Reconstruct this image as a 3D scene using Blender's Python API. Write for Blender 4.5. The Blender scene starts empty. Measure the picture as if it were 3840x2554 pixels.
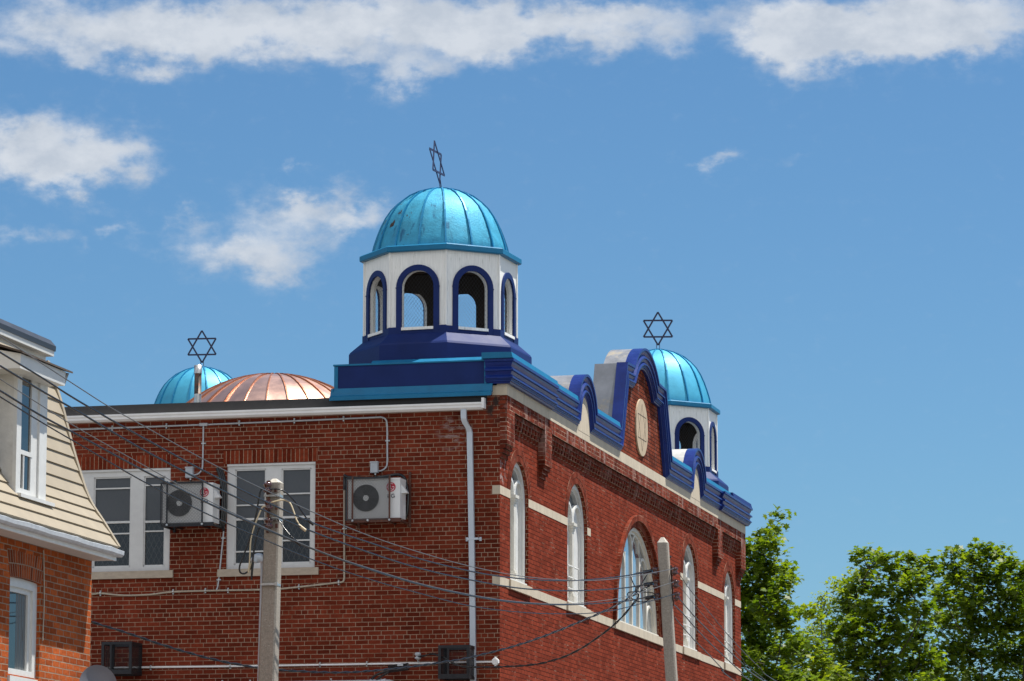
import bpy, math, random
import numpy as np
from mathutils import Vector, Matrix
from mathutils.geometry import tessellate_polygon
random.seed(7); rng = np.random.default_rng(11)
R = math.radians
scene = bpy.context.scene
COL = scene.collection

# ------------------------------------------------------------------ camera
cam_d = bpy.data.cameras.new('camera'); cam = bpy.data.objects.new('camera', cam_d); COL.objects.link(cam)
cam_d.sensor_width = 36.0; cam_d.lens = 14000/3840*36.0
cam_d.clip_start = 0.5; cam_d.clip_end = 4000
cam.location = (0, 0, 1.7); cam.rotation_euler = (R(90+9.0304), 0, 0)
scene.camera = cam

# ------------------------------------------------------------------ exposure
scene.view_settings.view_transform = 'Standard'; scene.view_settings.look = 'None'
scene.view_settings.gamma = 1.0; scene.view_settings.exposure = 0.7
scene.cycles.use_denoising = True
scene.cycles.max_bounces = 8; scene.cycles.diffuse_bounces = 4; scene.cycles.glossy_bounces = 4
scene.cycles.transparent_max_bounces = 16; scene.cycles.caustics_reflective = False; scene.cycles.caustics_refractive = False

# ------------------------------------------------------------------ sky and sun
SUN_AZ, SUN_EL = 66.7, 68.0          # degrees clockwise from +Y, and above the horizon
world = bpy.data.worlds.new('World'); scene.world = world; world.use_nodes = True
nt = world.node_tree; nt.nodes.clear()
def wn(t, **k):
    n = nt.nodes.new(t)
    for a, b in k.items(): setattr(n, a, b)
    return n
def wl(a, b): nt.links.new(a, b)
def wmath(op, a, b=None, c=None, clamp=False):
    n = wn('ShaderNodeMath', operation=op, use_clamp=clamp)
    for i, v in enumerate((a, b, c)):
        if v is None: continue
        if isinstance(v, (int, float)): n.inputs[i].default_value = v
        else: wl(v, n.inputs[i])
    return n.outputs[0]
sky = wn('ShaderNodeTexSky'); sky.sky_type = 'NISHITA'; sky.sun_disc = False
sky.sun_elevation = R(SUN_EL); sky.sun_rotation = R(SUN_AZ); sky.altitude = 100
sky.air_density = 1.0; sky.dust_density = 0.3; sky.ozone_density = 3.0
tc = wn('ShaderNodeTexCoord')
sep = wn('ShaderNodeSeparateXYZ'); wl(tc.outputs['Generated'], sep.inputs[0])
az = wmath('MULTIPLY', wmath('ARCTAN2', sep.outputs[0], sep.outputs[1]), 180/math.pi)
el = wmath('MULTIPLY', wmath('ARCSINE', sep.outputs[2]), 180/math.pi)
comb = wn('ShaderNodeCombineXYZ'); wl(az, comb.inputs[0]); wl(wmath('MULTIPLY', el, 1.5), comb.inputs[1])
# soft fractal warp of the sky direction, so that the clouds get ragged edges
nz = wn('ShaderNodeTexNoise'); nz.inputs['Scale'].default_value = 1.1; nz.inputs['Detail'].default_value = 7; nz.inputs['Roughness'].default_value = .58
wl(comb.outputs[0], nz.inputs['Vector'])
sepn = wn('ShaderNodeSeparateXYZ'); wl(nz.outputs['Color'], sepn.inputs[0])
WARP = 1.5
azw = wmath('ADD', az, wmath('MULTIPLY', wmath('SUBTRACT', sepn.outputs[0], .5), WARP*1.5))
elw = wmath('ADD', el, wmath('MULTIPLY', wmath('SUBTRACT', sepn.outputs[1], .5), WARP*.9))
CLOUDS = [(-7.0, 13.78, 1.28, 0.47, 1.12), (-5.78, 13.48, 0.81, 0.29, 1.01), (-4.77, 13.73, 1.16, 0.42, 1.12), (-3.14, 13.83, 1.71, 0.47, 1.12), (-1.5, 13.91, 1.71, 0.46, 1.12), (-0.2, 13.68, 1.03, 0.34, 1.01), (1.03, 13.81, 1.09, 0.34, 1.01), (2.33, 14.0, 1.16, 0.3, 0.9), (-1.9, 13.11, 0.44, 0.27, 0.73), (-1.32, 13.15, 0.48, 0.21, 0.67), (-6.79, 13.23, 0.34, 0.17, 0.56), (-2.45, 13.37, 0.27, 0.11, 0.34), (4.24, 13.91, 0.75, 0.42, 0.9), (5.12, 13.73, 1.15, 0.46, 1.12), (6.27, 13.77, 1.28, 0.47, 1.12), (7.49, 13.9, 0.87, 0.45, 1.01), (4.47, 13.28, 0.41, 0.34, 0.84), (5.32, 13.39, 0.74, 0.27, 0.67), (6.94, 13.45, 0.74, 0.23, 0.56), (2.6, 13.6, 0.41, 0.23, 0.39), (-7.23, 11.86, 1.14, 0.47, 1.18), (-6.16, 11.85, 0.64, 0.34, 0.95), (-7.71, 12.01, 0.6, 0.34, 0.67), (-6.96, 11.51, 0.87, 0.24, 0.78), (-3.25, 11.01, 0.88, 0.32, 0.95), (-3.35, 11.25, 0.26, 0.17, 0.56), (-2.3, 10.97, 0.58, 0.2, 0.78), (-4.32, 10.36, 0.94, 0.32, 0.84), (-3.78, 10.17, 0.67, 0.31, 0.78), (-5.07, 10.82, 0.4, 0.15, 0.56), (-6.01, 10.77, 0.3, 0.15, 0.62), (-7.31, 10.7, 0.47, 0.15, 0.56), (-6.67, 10.52, 0.2, 0.12, 0.34), (-3.58, 10.6, 0.61, 0.23, 0.39), (3.23, 11.84, 0.28, 0.13, 0.69), (-3.22, 11.72, 0.23, 0.07, 0.34), (4.22, 11.76, 0.41, 0.09, 0.22)]
dens = None
for (ca, ce, ra, re, amp) in CLOUDS:
    dx = wmath('DIVIDE', wmath('SUBTRACT', azw, ca), ra); dy = wmath('DIVIDE', wmath('SUBTRACT', elw, ce), re)
    d2 = wmath('ADD', wmath('MULTIPLY', dx, dx), wmath('MULTIPLY', dy, dy))
    g = wmath('MULTIPLY', wmath('EXPONENT', wmath('MULTIPLY', d2, -1.0)), amp)
    dens = g if dens is None else wmath('ADD', dens, g)
# added cumulus, unseen outside the framed patch, for fill light and reflections
nz2 = wn('ShaderNodeTexNoise'); nz2.inputs['Scale'].default_value = 3.0; nz2.inputs['Detail'].default_value = 6
wl(tc.outputs['Generated'], nz2.inputs['Vector'])
far = wmath('SMOOTH_MIN', wmath('MULTIPLY', wmath('SUBTRACT', wmath('ABSOLUTE', wmath('SUBTRACT', az, 0)), 14.0), .1, clamp=False), 1.0, .1)
up = wmath('MULTIPLY', wmath('SUBTRACT', el, 20.0), .1)
away = wmath('MINIMUM', wmath('MAXIMUM', wmath('MAXIMUM', far, up), 0.0), 1.0)
# the added banks sit behind the camera to lift shaded faces; none over the street
back = wmath('ADD', wmath('MULTIPLY', sep.outputs[0], -.40), wmath('MULTIPLY', sep.outputs[1], -.917))
bk = wn('ShaderNodeMapRange', interpolation_type='SMOOTHSTEP'); bk.inputs['From Min'].default_value = -.15; bk.inputs['From Max'].default_value = .35; wl(back, bk.inputs['Value'])
away = wmath('MULTIPLY', away, bk.outputs[0])
gen = wmath('MULTIPLY', wmath('MULTIPLY', wmath('SUBTRACT', nz2.outputs['Fac'], .43), 6.0, clamp=True), away)
nz3 = wn('ShaderNodeTexNoise'); nz3.inputs['Scale'].default_value = 2.6; nz3.inputs['Detail'].default_value = 8; nz3.inputs['Roughness'].default_value = .62
wl(comb.outputs[0], nz3.inputs['Vector'])
dens = wmath('ADD', dens, wmath('MULTIPLY', wmath('SUBTRACT', nz3.outputs['Fac'], .5), .9))
mr = wn('ShaderNodeMapRange', interpolation_type='SMOOTHSTEP'); mr.inputs['From Min'].default_value = .02; mr.inputs['From Max'].default_value = 1.45
wl(dens, mr.inputs['Value'])
fac = wmath('MULTIPLY', mr.outputs[0], .93)
tint = wn('ShaderNodeMix', data_type='RGBA', blend_type='MULTIPLY'); tint.inputs[0].default_value = 1.0
wl(sky.outputs[0], tint.inputs[6]); tint.inputs[7].default_value = (0.62, 0.91, 1.09, 1)
bg1 = wn('ShaderNodeBackground'); bg1.inputs[1].default_value = 0.058; wl(tint.outputs[2], bg1.inputs[0])
cfac = wn('ShaderNodeMapRange'); cfac.inputs['From Min'].default_value = .38; cfac.inputs['From Max'].default_value = .62; wl(nz.outputs['Fac'], cfac.inputs['Value'])
cloudc = wn('ShaderNodeMix', data_type='RGBA'); wl(cfac.outputs[0], cloudc.inputs[0]); cloudc.inputs[6].default_value = (.335, .37, .42, 1); cloudc.inputs[7].default_value = (.43, .455, .49, 1)
bg2 = wn('ShaderNodeBackground'); wl(cloudc.outputs[2], bg2.inputs[0]); bg2.inputs[1].default_value = 1.0
mixw = wn('ShaderNodeMixShader'); wl(fac, mixw.inputs[0]); wl(bg1.outputs[0], mixw.inputs[1]); wl(bg2.outputs[0], mixw.inputs[2])
bg3 = wn('ShaderNodeBackground'); bg3.inputs[0].default_value = (.98, .95, .91, 1); bg3.inputs[1].default_value = 1.0      # bright unseen cloud banks, added as fill light
mixg = wn('ShaderNodeMixShader'); wl(wmath('MULTIPLY', gen, .9), mixg.inputs[0]); wl(mixw.outputs[0], mixg.inputs[1]); wl(bg3.outputs[0], mixg.inputs[2])
outw = wn('ShaderNodeOutputWorld'); wl(mixg.outputs[0], outw.inputs[0])

sun_d = bpy.data.lights.new('sun', 'SUN'); sun_d.energy = 5.0; sun_d.angle = R(.53); sun_d.color = (1.0, .955, .88)
sun = bpy.data.objects.new('sun', sun_d); COL.objects.link(sun); sun.location = (30, 15, 60)
sd = Vector((math.sin(R(SUN_AZ))*math.cos(R(SUN_EL)), math.cos(R(SUN_AZ))*math.cos(R(SUN_EL)), math.sin(R(SUN_EL))))
sun.rotation_euler = sd.to_track_quat('Z', 'Y').to_euler()

# ------------------------------------------------------------------ frame of the place
# building coordinates: x out of the street facade, y along it away from the camera, z up; origin at the corner on the ground
PHI = .2376
ORI = Vector((-.1877551, 57.00027307, 0))
def loc2w(p): return ORI + Matrix.Rotation(-PHI, 3, 'Z') @ Vector(p)

DATA = {"poleB":[2.196,54.2],"poleA":[-2.711,42.6],"wires":{"a":[[-5.214,34.783,7.514],[-4.931,35.502,7.384],[-4.696,36.098,7.273],[-4.33,37.029,7.101],[-4.101,37.61,6.997],[-3.815,38.337,6.895],[-3.222,39.843,6.688],[-2.58,41.474,6.514],[-1.779,43.509,6.342],[-1.041,45.385,6.27],[-0.404,47.003,6.255],[0.247,48.658,6.3],[0.992,50.549,6.434],[1.604,52.106,6.626],[2.343,53.983,6.928]],"b":[[-5.207,34.758,7.357],[-4.928,35.505,7.228],[-4.638,36.282,7.108],[-4.335,37.092,6.972],[-3.779,38.58,6.768],[-3.106,40.38,6.551],[-2.304,42.525,6.354],[-1.651,44.274,6.284],[-1.052,45.876,6.24],[-0.409,47.597,6.253],[0.105,48.973,6.313],[0.65,50.43,6.421],[1.11,51.66,6.555],[1.634,53.063,6.741],[2.01,54.069,6.905]],"c":[[-5.205,34.765,7.217],[-4.926,35.51,7.097],[-4.636,36.287,6.976],[-4.333,37.096,6.862],[-3.777,38.584,6.643],[-3.105,40.383,6.44],[-2.391,42.292,6.269],[-1.65,44.276,6.163],[-1.052,45.878,6.125],[-0.409,47.597,6.142],[0.105,48.973,6.186],[0.65,50.429,6.285],[1.148,51.764,6.416],[1.633,53.061,6.569],[2.009,54.066,6.721]],"d":[[-5.207,34.801,7.096],[-4.924,35.519,6.969],[-4.69,36.114,6.857],[-4.324,37.044,6.686],[-3.763,38.468,6.469],[-3.088,40.185,6.231],[-2.245,42.325,6.024],[-1.634,43.878,5.94],[-1.04,45.388,5.894],[-0.404,47.004,5.903],[0.104,48.293,5.947],[0.639,49.654,6.039],[1.129,50.897,6.18],[1.603,52.102,6.358],[2.346,53.99,6.737]],"e":[[-5.201,34.775,6.98],[-4.922,35.52,6.857],[-4.632,36.297,6.729],[-4.33,37.105,6.626],[-3.775,38.591,6.431],[-3.103,40.388,6.231],[-2.262,42.639,6.047],[-1.649,44.278,5.963],[-1.051,45.879,5.926],[-0.409,47.598,5.941],[0.105,48.972,5.993],[0.649,50.428,6.095],[1.148,51.762,6.227],[1.632,53.058,6.378],[2.029,54.121,6.543]],"f":[[-5.204,34.808,6.924],[-4.921,35.526,6.798],[-4.628,36.273,6.663],[-4.322,37.049,6.532],[-3.761,38.474,6.3],[-3.086,40.189,6.088],[-2.244,42.327,5.893],[-1.634,43.879,5.811],[-1.192,45.002,5.781],[-0.534,46.673,5.755],[0.104,48.293,5.813],[0.639,49.653,5.907],[1.128,50.896,6.027],[1.602,52.1,6.204],[2.358,54.02,6.563]]},"cable1":[[-4.933,43.709,5.31],[-4.554,44.275,5.22],[-4.164,44.858,5.116],[-3.647,45.631,5.009],[-3.173,46.338,4.961],[-2.913,46.727,4.955],[-2.214,47.771,4.997],[-1.611,48.673,5.101],[-0.981,49.615,5.252],[-0.492,50.344,5.394],[0.309,51.542,5.71],[1.277,52.987,6.212],[1.667,53.571,6.461],[1.817,53.795,6.566],[1.997,54.063,6.691]],"cable2":[[-1.44,57.18,5.883],[-1.345,57.095,5.893],[-1.204,56.969,5.916],[-1.075,56.855,5.863],[-0.935,56.73,5.781],[-0.808,56.617,5.713],[-0.669,56.494,5.684],[-0.08,55.969,5.651],[0.467,55.483,5.672],[0.963,55.042,5.821],[1.474,54.587,6.149],[1.749,54.342,6.429],[1.844,54.258,6.558],[1.807,54.291,6.658],[1.864,54.24,6.711]],"xB":[2.976,-2.161,0.0],"streetwires":{"r1":[[2.432,54.324,6.899],[2.638,55.175,6.731],[2.968,56.536,6.539],[3.297,57.895,6.34],[3.653,59.368,6.153],[4.046,60.991,5.988],[4.474,62.757,5.862]],"r2":[[2.445,54.376,6.712],[2.735,55.575,6.528],[2.997,56.656,6.367],[3.301,57.911,6.201],[3.652,59.361,6.026],[4.044,60.982,5.853]],"r3":[[2.443,54.369,6.521],[2.621,55.103,6.416],[2.758,55.671,6.341],[3.021,56.756,6.217],[3.299,57.906,6.093],[3.651,59.357,5.949],[4.044,60.98,5.809]],"r4":[[2.356,54.435,6.449],[2.523,55.124,6.378],[2.768,56.136,6.232],[3.048,57.293,6.092],[3.351,58.544,5.966],[3.684,59.918,5.832],[3.962,61.066,5.741]],"r5":[[2.369,54.487,6.274],[2.473,54.918,6.204],[2.766,56.128,6.034],[3.046,57.285,5.899],[3.294,58.309,5.766],[3.54,59.326,5.651]]},"jump":{"j1":[[-2.767,42.4,6.72],[-2.713,42.41,6.721],[-2.646,42.419,6.716],[-2.573,42.429,6.674],[-2.5,42.439,6.602],[-2.442,42.448,6.526],[-2.378,42.458,6.432],[-2.326,42.468,6.366]],"j2":[[-2.765,42.4,6.564],[-2.709,42.38,6.574],[-2.641,42.361,6.587],[-2.585,42.341,6.584],[-2.529,42.321,6.548],[-2.481,42.302,6.436],[-2.452,42.282,6.352],[-2.402,42.262,6.276]],"j3":[[-2.763,42.4,6.374],[-2.705,42.344,6.371],[-2.656,42.289,6.352],[-2.594,42.233,6.261],[-2.526,42.178,6.176],[-2.453,42.122,6.097]],"k1":[[-2.834,42.4,6.723],[-2.871,42.405,6.708],[-2.897,42.411,6.589],[-2.918,42.416,6.449],[-2.944,42.422,6.337],[-2.994,42.427,6.151],[-3.059,42.433,5.965],[-3.104,42.438,5.843],[-3.098,42.444,5.771],[-3.049,42.449,5.756],[-2.995,42.455,5.799],[-2.954,42.46,5.888]],"k2":[[-2.814,42.4,6.521],[-2.851,42.408,6.512],[-2.896,42.415,6.412],[-2.952,42.422,6.263],[-2.982,42.43,6.123],[-2.992,42.438,5.889],[-3.006,42.445,5.771],[-2.978,42.452,5.863],[-2.954,42.46,5.9]],"k3":[[-2.818,42.4,6.313],[-2.858,42.409,6.304],[-2.903,42.417,6.226],[-2.941,42.426,6.028],[-2.961,42.434,5.849],[-2.969,42.443,5.685],[-2.961,42.451,5.79],[-2.951,42.46,5.888]]},"insA":[[-2.797,42.43,6.739],[-2.785,42.43,6.536],[-2.78,42.43,6.328]],"insBL":[[2.079,54.15,6.905],[2.089,54.15,6.723],[2.104,54.15,6.528]],"insBR":[[2.37,54.15,6.913],[2.384,54.15,6.726],[2.398,54.15,6.544]],"loopB":{"l1":[[2.034,54.1,6.904],[1.858,54.057,6.881],[1.741,54.014,6.842],[1.724,53.971,6.803],[1.76,53.929,6.702],[1.805,53.886,6.621],[1.826,53.843,6.547],[1.817,53.8,6.459]],"l2":[[1.956,54.1,6.842],[1.895,54.025,6.742],[1.834,53.95,6.65],[1.754,53.875,6.573],[1.682,53.8,6.505]],"l3":[[2.09,54.1,6.555],[2.044,54.089,6.585],[1.954,54.078,6.596],[1.78,54.067,6.602],[1.694,54.056,6.59],[1.678,54.044,6.55],[1.732,54.033,6.506],[1.836,54.022,6.455],[1.932,54.011,6.454],[1.993,54.0,6.492]]},"poleA_prof":{"top":[-2.723,42.6,6.811],"apex":[-2.708,42.6,6.851],"bot":[-2.777,42.6,4.543]},"poleB_prof":{"top":[2.2,54.2,7.327],"apex":[2.192,54.2,7.405],"bot":[2.315,54.2,5.318]},"pipeA":[[-2.875,42.55,5.867],[-2.903,42.55,4.54]],"headA":[-2.908,42.54,5.905],"bandA":[[-2.724,42.6,6.657],[-2.731,42.6,6.387],[-2.75,42.6,5.639]],"cond_top":[[-7.286,-0.02,9.585],[-7.013,-0.02,9.585],[-4.822,-0.02,9.596],[-3.315,-0.02,9.607],[-2.018,-0.02,9.621],[-1.911,-0.02,9.622],[-1.833,-0.02,9.597],[-1.798,-0.02,9.512],[-1.792,-0.02,9.22],[-1.791,-0.02,8.908],[-1.82,-0.02,8.825],[-1.884,-0.02,8.785],[-1.944,-0.02,8.783]],"box2":[[-2.048,-0.05,8.92],[-1.931,-0.05,8.75]],"cond_drop":[[-4.787,-0.02,9.591],[-4.788,-0.02,9.354],[-4.792,-0.02,8.975],[-4.804,-0.02,8.891],[-4.856,-0.02,8.825],[-4.947,-0.02,8.799]],"tee":[[-4.784,-0.03,9.598]],"box1":[[-5.058,-0.05,8.925],[-4.937,-0.05,8.757]],"cond_low":[[-7.233,-0.02,6.966],[-6.584,-0.02,6.969],[-6.452,-0.02,6.979],[-6.067,-0.02,6.938],[-5.64,-0.02,6.941],[-5.254,-0.02,6.975],[-4.542,-0.02,6.982],[-3.895,-0.02,6.979],[-3.484,-0.02,6.987],[-3.031,-0.02,7.022],[-2.58,-0.02,7.062],[-2.499,-0.02,7.073],[-2.473,-0.02,7.113],[-2.47,-0.02,7.246],[-2.476,-0.02,7.991],[-2.481,-0.02,8.657]],"cond_ac1":[[-4.415,-0.015,8.142],[-4.438,-0.015,7.875],[-4.48,-0.015,7.417],[-4.515,-0.015,7.08],[-4.54,-0.015,6.989]],"cond_bot":[[-7.209,-0.02,5.809],[-6.598,-0.02,5.807],[-5.801,-0.02,5.806],[-4.358,-0.02,5.799],[-2.208,-0.02,5.796],[-0.103,-0.02,5.797]],"cornerbox":[[-0.056,-0.04,5.799]],"hose1":[[-4.513,-0.08,8.897],[-4.454,-0.08,8.727],[-4.425,-0.08,8.537],[-4.422,-0.08,8.286],[-4.441,-0.08,8.057],[-4.47,-0.08,7.974]],"hose2":[[-2.462,-0.1,8.722],[-2.376,-0.1,8.686],[-2.075,-0.1,8.657],[-1.819,-0.1,8.683],[-1.605,-0.1,8.706],[-1.507,-0.1,8.67],[-1.468,-0.1,8.577],[-1.433,-0.1,8.369],[-1.449,-0.1,8.122],[-1.474,-0.1,8.019]],"ac1":{"c":[[-5.284,-0.47,8.621],[-4.469,-0.47,8.007]],"fan":[-5.011,-0.48,8.312],"logo":[-4.608,-0.48,8.473],"top":[[-5.308,-0.5,8.606],[-4.589,-0.5,8.602]],"bar":[[-5.273,-0.5,8.008],[-4.459,-0.5,8.004]]},"ac2":{"c":[[-2.286,-0.47,8.611],[-1.458,-0.47,7.995]],"fan":[-1.998,-0.48,8.309],"logo":[-1.601,-0.48,8.471],"bar":[[-2.272,-0.5,7.96],[-1.449,-0.5,8.004]],"txt":[[-1.66,-0.48,8.365],[-1.545,-0.48,8.305]]},"cage1":[[-6.244,-0.5,6.178],[-5.746,-0.5,5.674]],"cage2":[[-0.866,-0.4,6.035],[-0.373,-0.4,5.525]],"down":[[-0.538,-0.06,9.691],[-0.537,-0.06,9.541],[-0.516,-0.06,9.466],[-0.478,-0.06,9.398],[-0.465,-0.06,9.331],[-0.432,-0.06,7.77],[-0.411,-0.06,6.337],[-0.403,-0.06,5.32]],"strap":[[-0.493,-0.02,7.687],[-0.324,-0.02,7.683]],"duct":[[-5.887,-0.25,5.531],[-4.28,-0.25,5.523],[-1.759,-0.25,5.54],[-1.506,-0.25,5.545]],"insW":[[-1.265,-0.1,5.901]],"splice":[[-1.67,-0.3,5.682],[-1.358,-0.3,5.726]],"tail1":[[-1.598,-0.3,5.681],[-1.746,-0.3,5.651],[-1.894,-0.3,5.592],[-1.978,-0.3,5.492]],"tail2":[[-1.577,-0.3,5.672],[-1.683,-0.3,5.642],[-1.809,-0.3,5.57],[-1.914,-0.3,5.483]],"winB":[[-4.397,0.0,8.962],[-2.954,-0.0,7.308]],"winA":[[-7.257,-0.0,8.901],[-5.324,-0.0,7.337]],"winBp":[[-4.277,-0.0,8.878],[-3.767,0.0,7.381],[-3.513,0.0,8.856],[-3.029,0.0,7.364]],"winAp":[[-6.608,0.0,8.819],[-5.985,0.0,7.39],[-5.774,-0.0,8.816],[-5.417,-0.0,7.39]],"winBbars":[[[-4.003,0.0,8.313],[-4.001,-0.0,8.093],[-3.995,0.0,7.586]],[[-3.31,-0.0,8.474],[-3.306,0.0,8.107],[-3.303,0.0,7.744]]],"winAbars":[[[-6.294,0.0,8.637],[-6.284,-0.0,8.1],[-6.281,0.0,7.919]],[[-5.608,-0.0,8.672],[-5.599,-0.0,8.095],[-5.597,-0.0,7.944]]],"lintelB":[[-4.402,0.0,9.177],[-2.97,0.0,9.158]],"lintelA":[[-7.061,0.0,9.159],[-5.342,0.0,9.142]],"copperC":[-6.917,10.45,11.968],"c3":[-11.288,19.4,13.606],"c2":[-1.435,19.4,13.636],"vent":[[-5.229,1.0,10.702],[-5.228,1.0,10.628],[-5.222,1.0,10.231],[-5.22,1.0,10.088]],"house_corner":[-1.481,-14.044,5.409],"h_soffit":[[-1.49,-14.044,6.011],[-1.22,-14.044,6.042],[-1.105,-14.044,6.137],[-1.217,-14.044,6.083],[-1.137,-14.044,6.081]],"h_edge":[[-1.159,-14.044,6.166],[-1.346,-14.044,6.457],[-1.543,-14.044,6.755],[-1.703,-14.044,7.187],[-1.808,-14.044,7.53],[-1.895,-14.044,7.842],[-2.009,-14.044,8.181],[-2.091,-14.044,8.411]],"h_top":[[-2.14,-13.794,8.699],[-2.091,-13.794,8.639],[-2.09,-13.794,8.561],[-2.096,-13.794,8.507],[-2.2,-13.794,8.511]],"h_win":[[-1.481,-16.67,5.605],[-1.481,-15.887,5.587],[-1.481,-15.856,4.586],[-1.481,-16.655,4.518],[-1.481,-16.314,5.647]],"h_arch":[[-1.481,-16.72,5.911],[-1.481,-15.703,5.906]],"h_dorm_glass":[],"h_dorm":[[-1.361,-16.883,6.511],[-1.361,-15.957,6.511],[-1.361,-16.948,7.854],[-1.361,-16.037,7.896],[-1.361,-16.751,6.987],[-1.361,-16.356,6.991],[-1.361,-16.8,7.831],[-1.361,-16.404,7.843],[-1.361,-16.744,6.572],[-1.361,-16.349,6.572],[-1.361,-16.787,6.478],[-1.361,-15.781,6.479],[-1.361,-16.75,6.957]],"h_fascia":[[-1.161,-17.308,7.976],[-1.161,-17.299,7.825],[-1.161,-16.133,7.827],[-1.161,-15.884,7.988]],"h_soff_l":[[-1.681,-16.609,8.377],[-1.681,-16.618,8.527]],"rope":[[-1.461,-15.692,5.985],[-1.461,-15.661,5.728],[-1.461,-15.638,5.458],[-1.461,-15.648,5.186],[-1.461,-15.661,4.968]],"dish":[-4.769,43.0,4.506],"siding":[[-1.381,-17.257,6.331],[-1.381,-17.245,6.11],[-1.381,-14.735,6.323]],"t1":[5.911,84.0,11.154],"t2":[9.293,80.0,9.983],"t3":[9.096,100.0,11.334],"t4":[7.341,80.0,9.867],"t5":[10.212,80.0,10.04],"frame":[[-8.021,14.108],[8.021,14.108],[-7.794,3.783],[7.794,3.783],[0.0,9.03]],"trees":{"t1":{"trunk":[6.19,90.0],"blobs":[[6.47,90.13,11.73,0.12],[6.4,89.78,11.48,0.12],[6.36,89.41,11.21,0.15],[6.28,88.97,10.88,0.25],[6.08,90.4,11.33,0.15],[6.05,90.88,11.08,0.26],[5.73,90.19,10.94,0.22],[6.24,90.73,10.67,0.39],[5.68,90.13,10.48,0.35],[6.62,90.97,10.41,0.27],[6.12,91.01,10.14,0.49],[6.49,88.81,9.97,0.29],[5.67,91.14,9.89,0.39],[6.2,88.51,9.4,0.44],[5.84,90.73,9.27,0.52],[6.45,88.96,9.0,0.38],[6.12,91.16,8.65,0.59],[6.69,90.13,8.51,0.39],[5.55,89.36,8.2,0.38],[6.27,89.75,7.78,0.58],[5.67,88.49,7.32,0.57],[6.71,88.8,7.59,0.44],[6.19,90.55,6.93,0.58],[5.3,90.47,9.38,0.39],[5.29,90.37,8.4,0.45],[5.14,89.69,10.28,0.32]]},"t4":{"trunk":[11.12,104.0],"blobs":[[9.8,104.02,12.13,0.28],[10.31,104.96,12.32,0.3],[10.37,103.32,12.03,0.27],[10.1,104.86,11.95,0.27],[10.54,103.6,11.68,0.3],[11.05,103.86,12.04,0.25],[11.22,104.79,11.83,0.34],[11.54,103.86,12.02,0.22],[11.67,104.12,11.66,0.33],[11.18,102.74,11.3,0.37],[9.7,104.61,11.4,0.34],[10.17,104.12,11.36,0.45],[10.74,103.45,11.15,0.44],[9.45,104.85,10.82,0.41],[9.9,103.37,10.55,0.52],[10.69,103.85,10.51,0.48],[11.25,102.83,10.57,0.48],[9.04,103.69,10.05,0.44],[9.64,103.05,9.86,0.59],[10.47,103.24,9.72,0.59],[11.38,104.8,9.99,0.56],[9.29,103.3,9.21,0.59],[10.16,103.95,9.04,0.67],[11.14,105.54,9.15,0.6],[11.74,105.48,9.3,0.53],[9.7,104.72,8.42,0.67],[10.61,104.13,8.16,0.67],[11.33,103.29,8.26,0.66]]},"t5":{"trunk":[13.24,108.0],"blobs":[[12.52,107.52,12.29,0.29],[12.9,107.66,12.6,0.25],[13.4,108.67,12.6,0.31],[13.6,107.26,12.69,0.26],[13.84,108.21,12.55,0.31],[14.19,108.44,12.65,0.28],[14.36,107.2,12.18,0.37],[14.61,106.81,11.91,0.38],[12.68,107.34,11.89,0.42],[13.44,108.5,12.08,0.47],[14.02,108.2,11.97,0.46],[12.39,106.88,11.31,0.46],[13.11,107.78,11.31,0.54],[13.98,108.54,11.3,0.54],[14.57,107.75,11.31,0.54],[15.13,108.43,11.6,0.46],[12.76,109.5,10.76,0.55],[13.5,108.59,10.61,0.62],[14.15,107.65,10.53,0.62],[14.84,107.0,10.63,0.61],[12.59,107.51,9.75,0.58],[13.42,108.03,9.71,0.62],[14.43,109.25,9.8,0.62],[15.16,108.88,9.93,0.62],[12.4,107.42,8.82,0.61],[13.48,109.36,8.88,0.7],[14.23,107.91,8.86,0.69],[15.18,108.62,8.9,0.7]]},"t3":{"trunk":[11.48,132.0],"blobs":[[11.99,131.29,14.16,0.3],[12.34,131.58,14.28,0.28],[11.53,132.58,13.95,0.34],[10.92,132.1,13.55,0.23],[11.76,130.92,13.61,0.47],[11.17,131.84,13.22,0.42],[11.98,131.94,13.04,0.47],[10.68,131.09,12.17,0.47],[11.47,132.69,12.49,0.52],[11.01,130.76,11.49,0.56],[11.84,131.65,11.65,0.56],[11.3,132.05,10.46,0.75]]},"t6":{"trunk":[7.83,98.0],"blobs":[[7.66,98.71,10.11,0.21],[7.92,98.02,10.12,0.25],[8.15,98.66,10.0,0.18],[7.49,97.11,9.32,0.28],[7.86,98.31,9.06,0.39],[7.42,97.64,8.66,0.38],[8.26,98.97,8.69,0.42],[8.43,96.96,8.27,0.45],[7.85,99.19,8.28,0.5],[7.27,98.14,8.0,0.49],[8.49,99.29,7.72,0.57]]}}}
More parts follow.
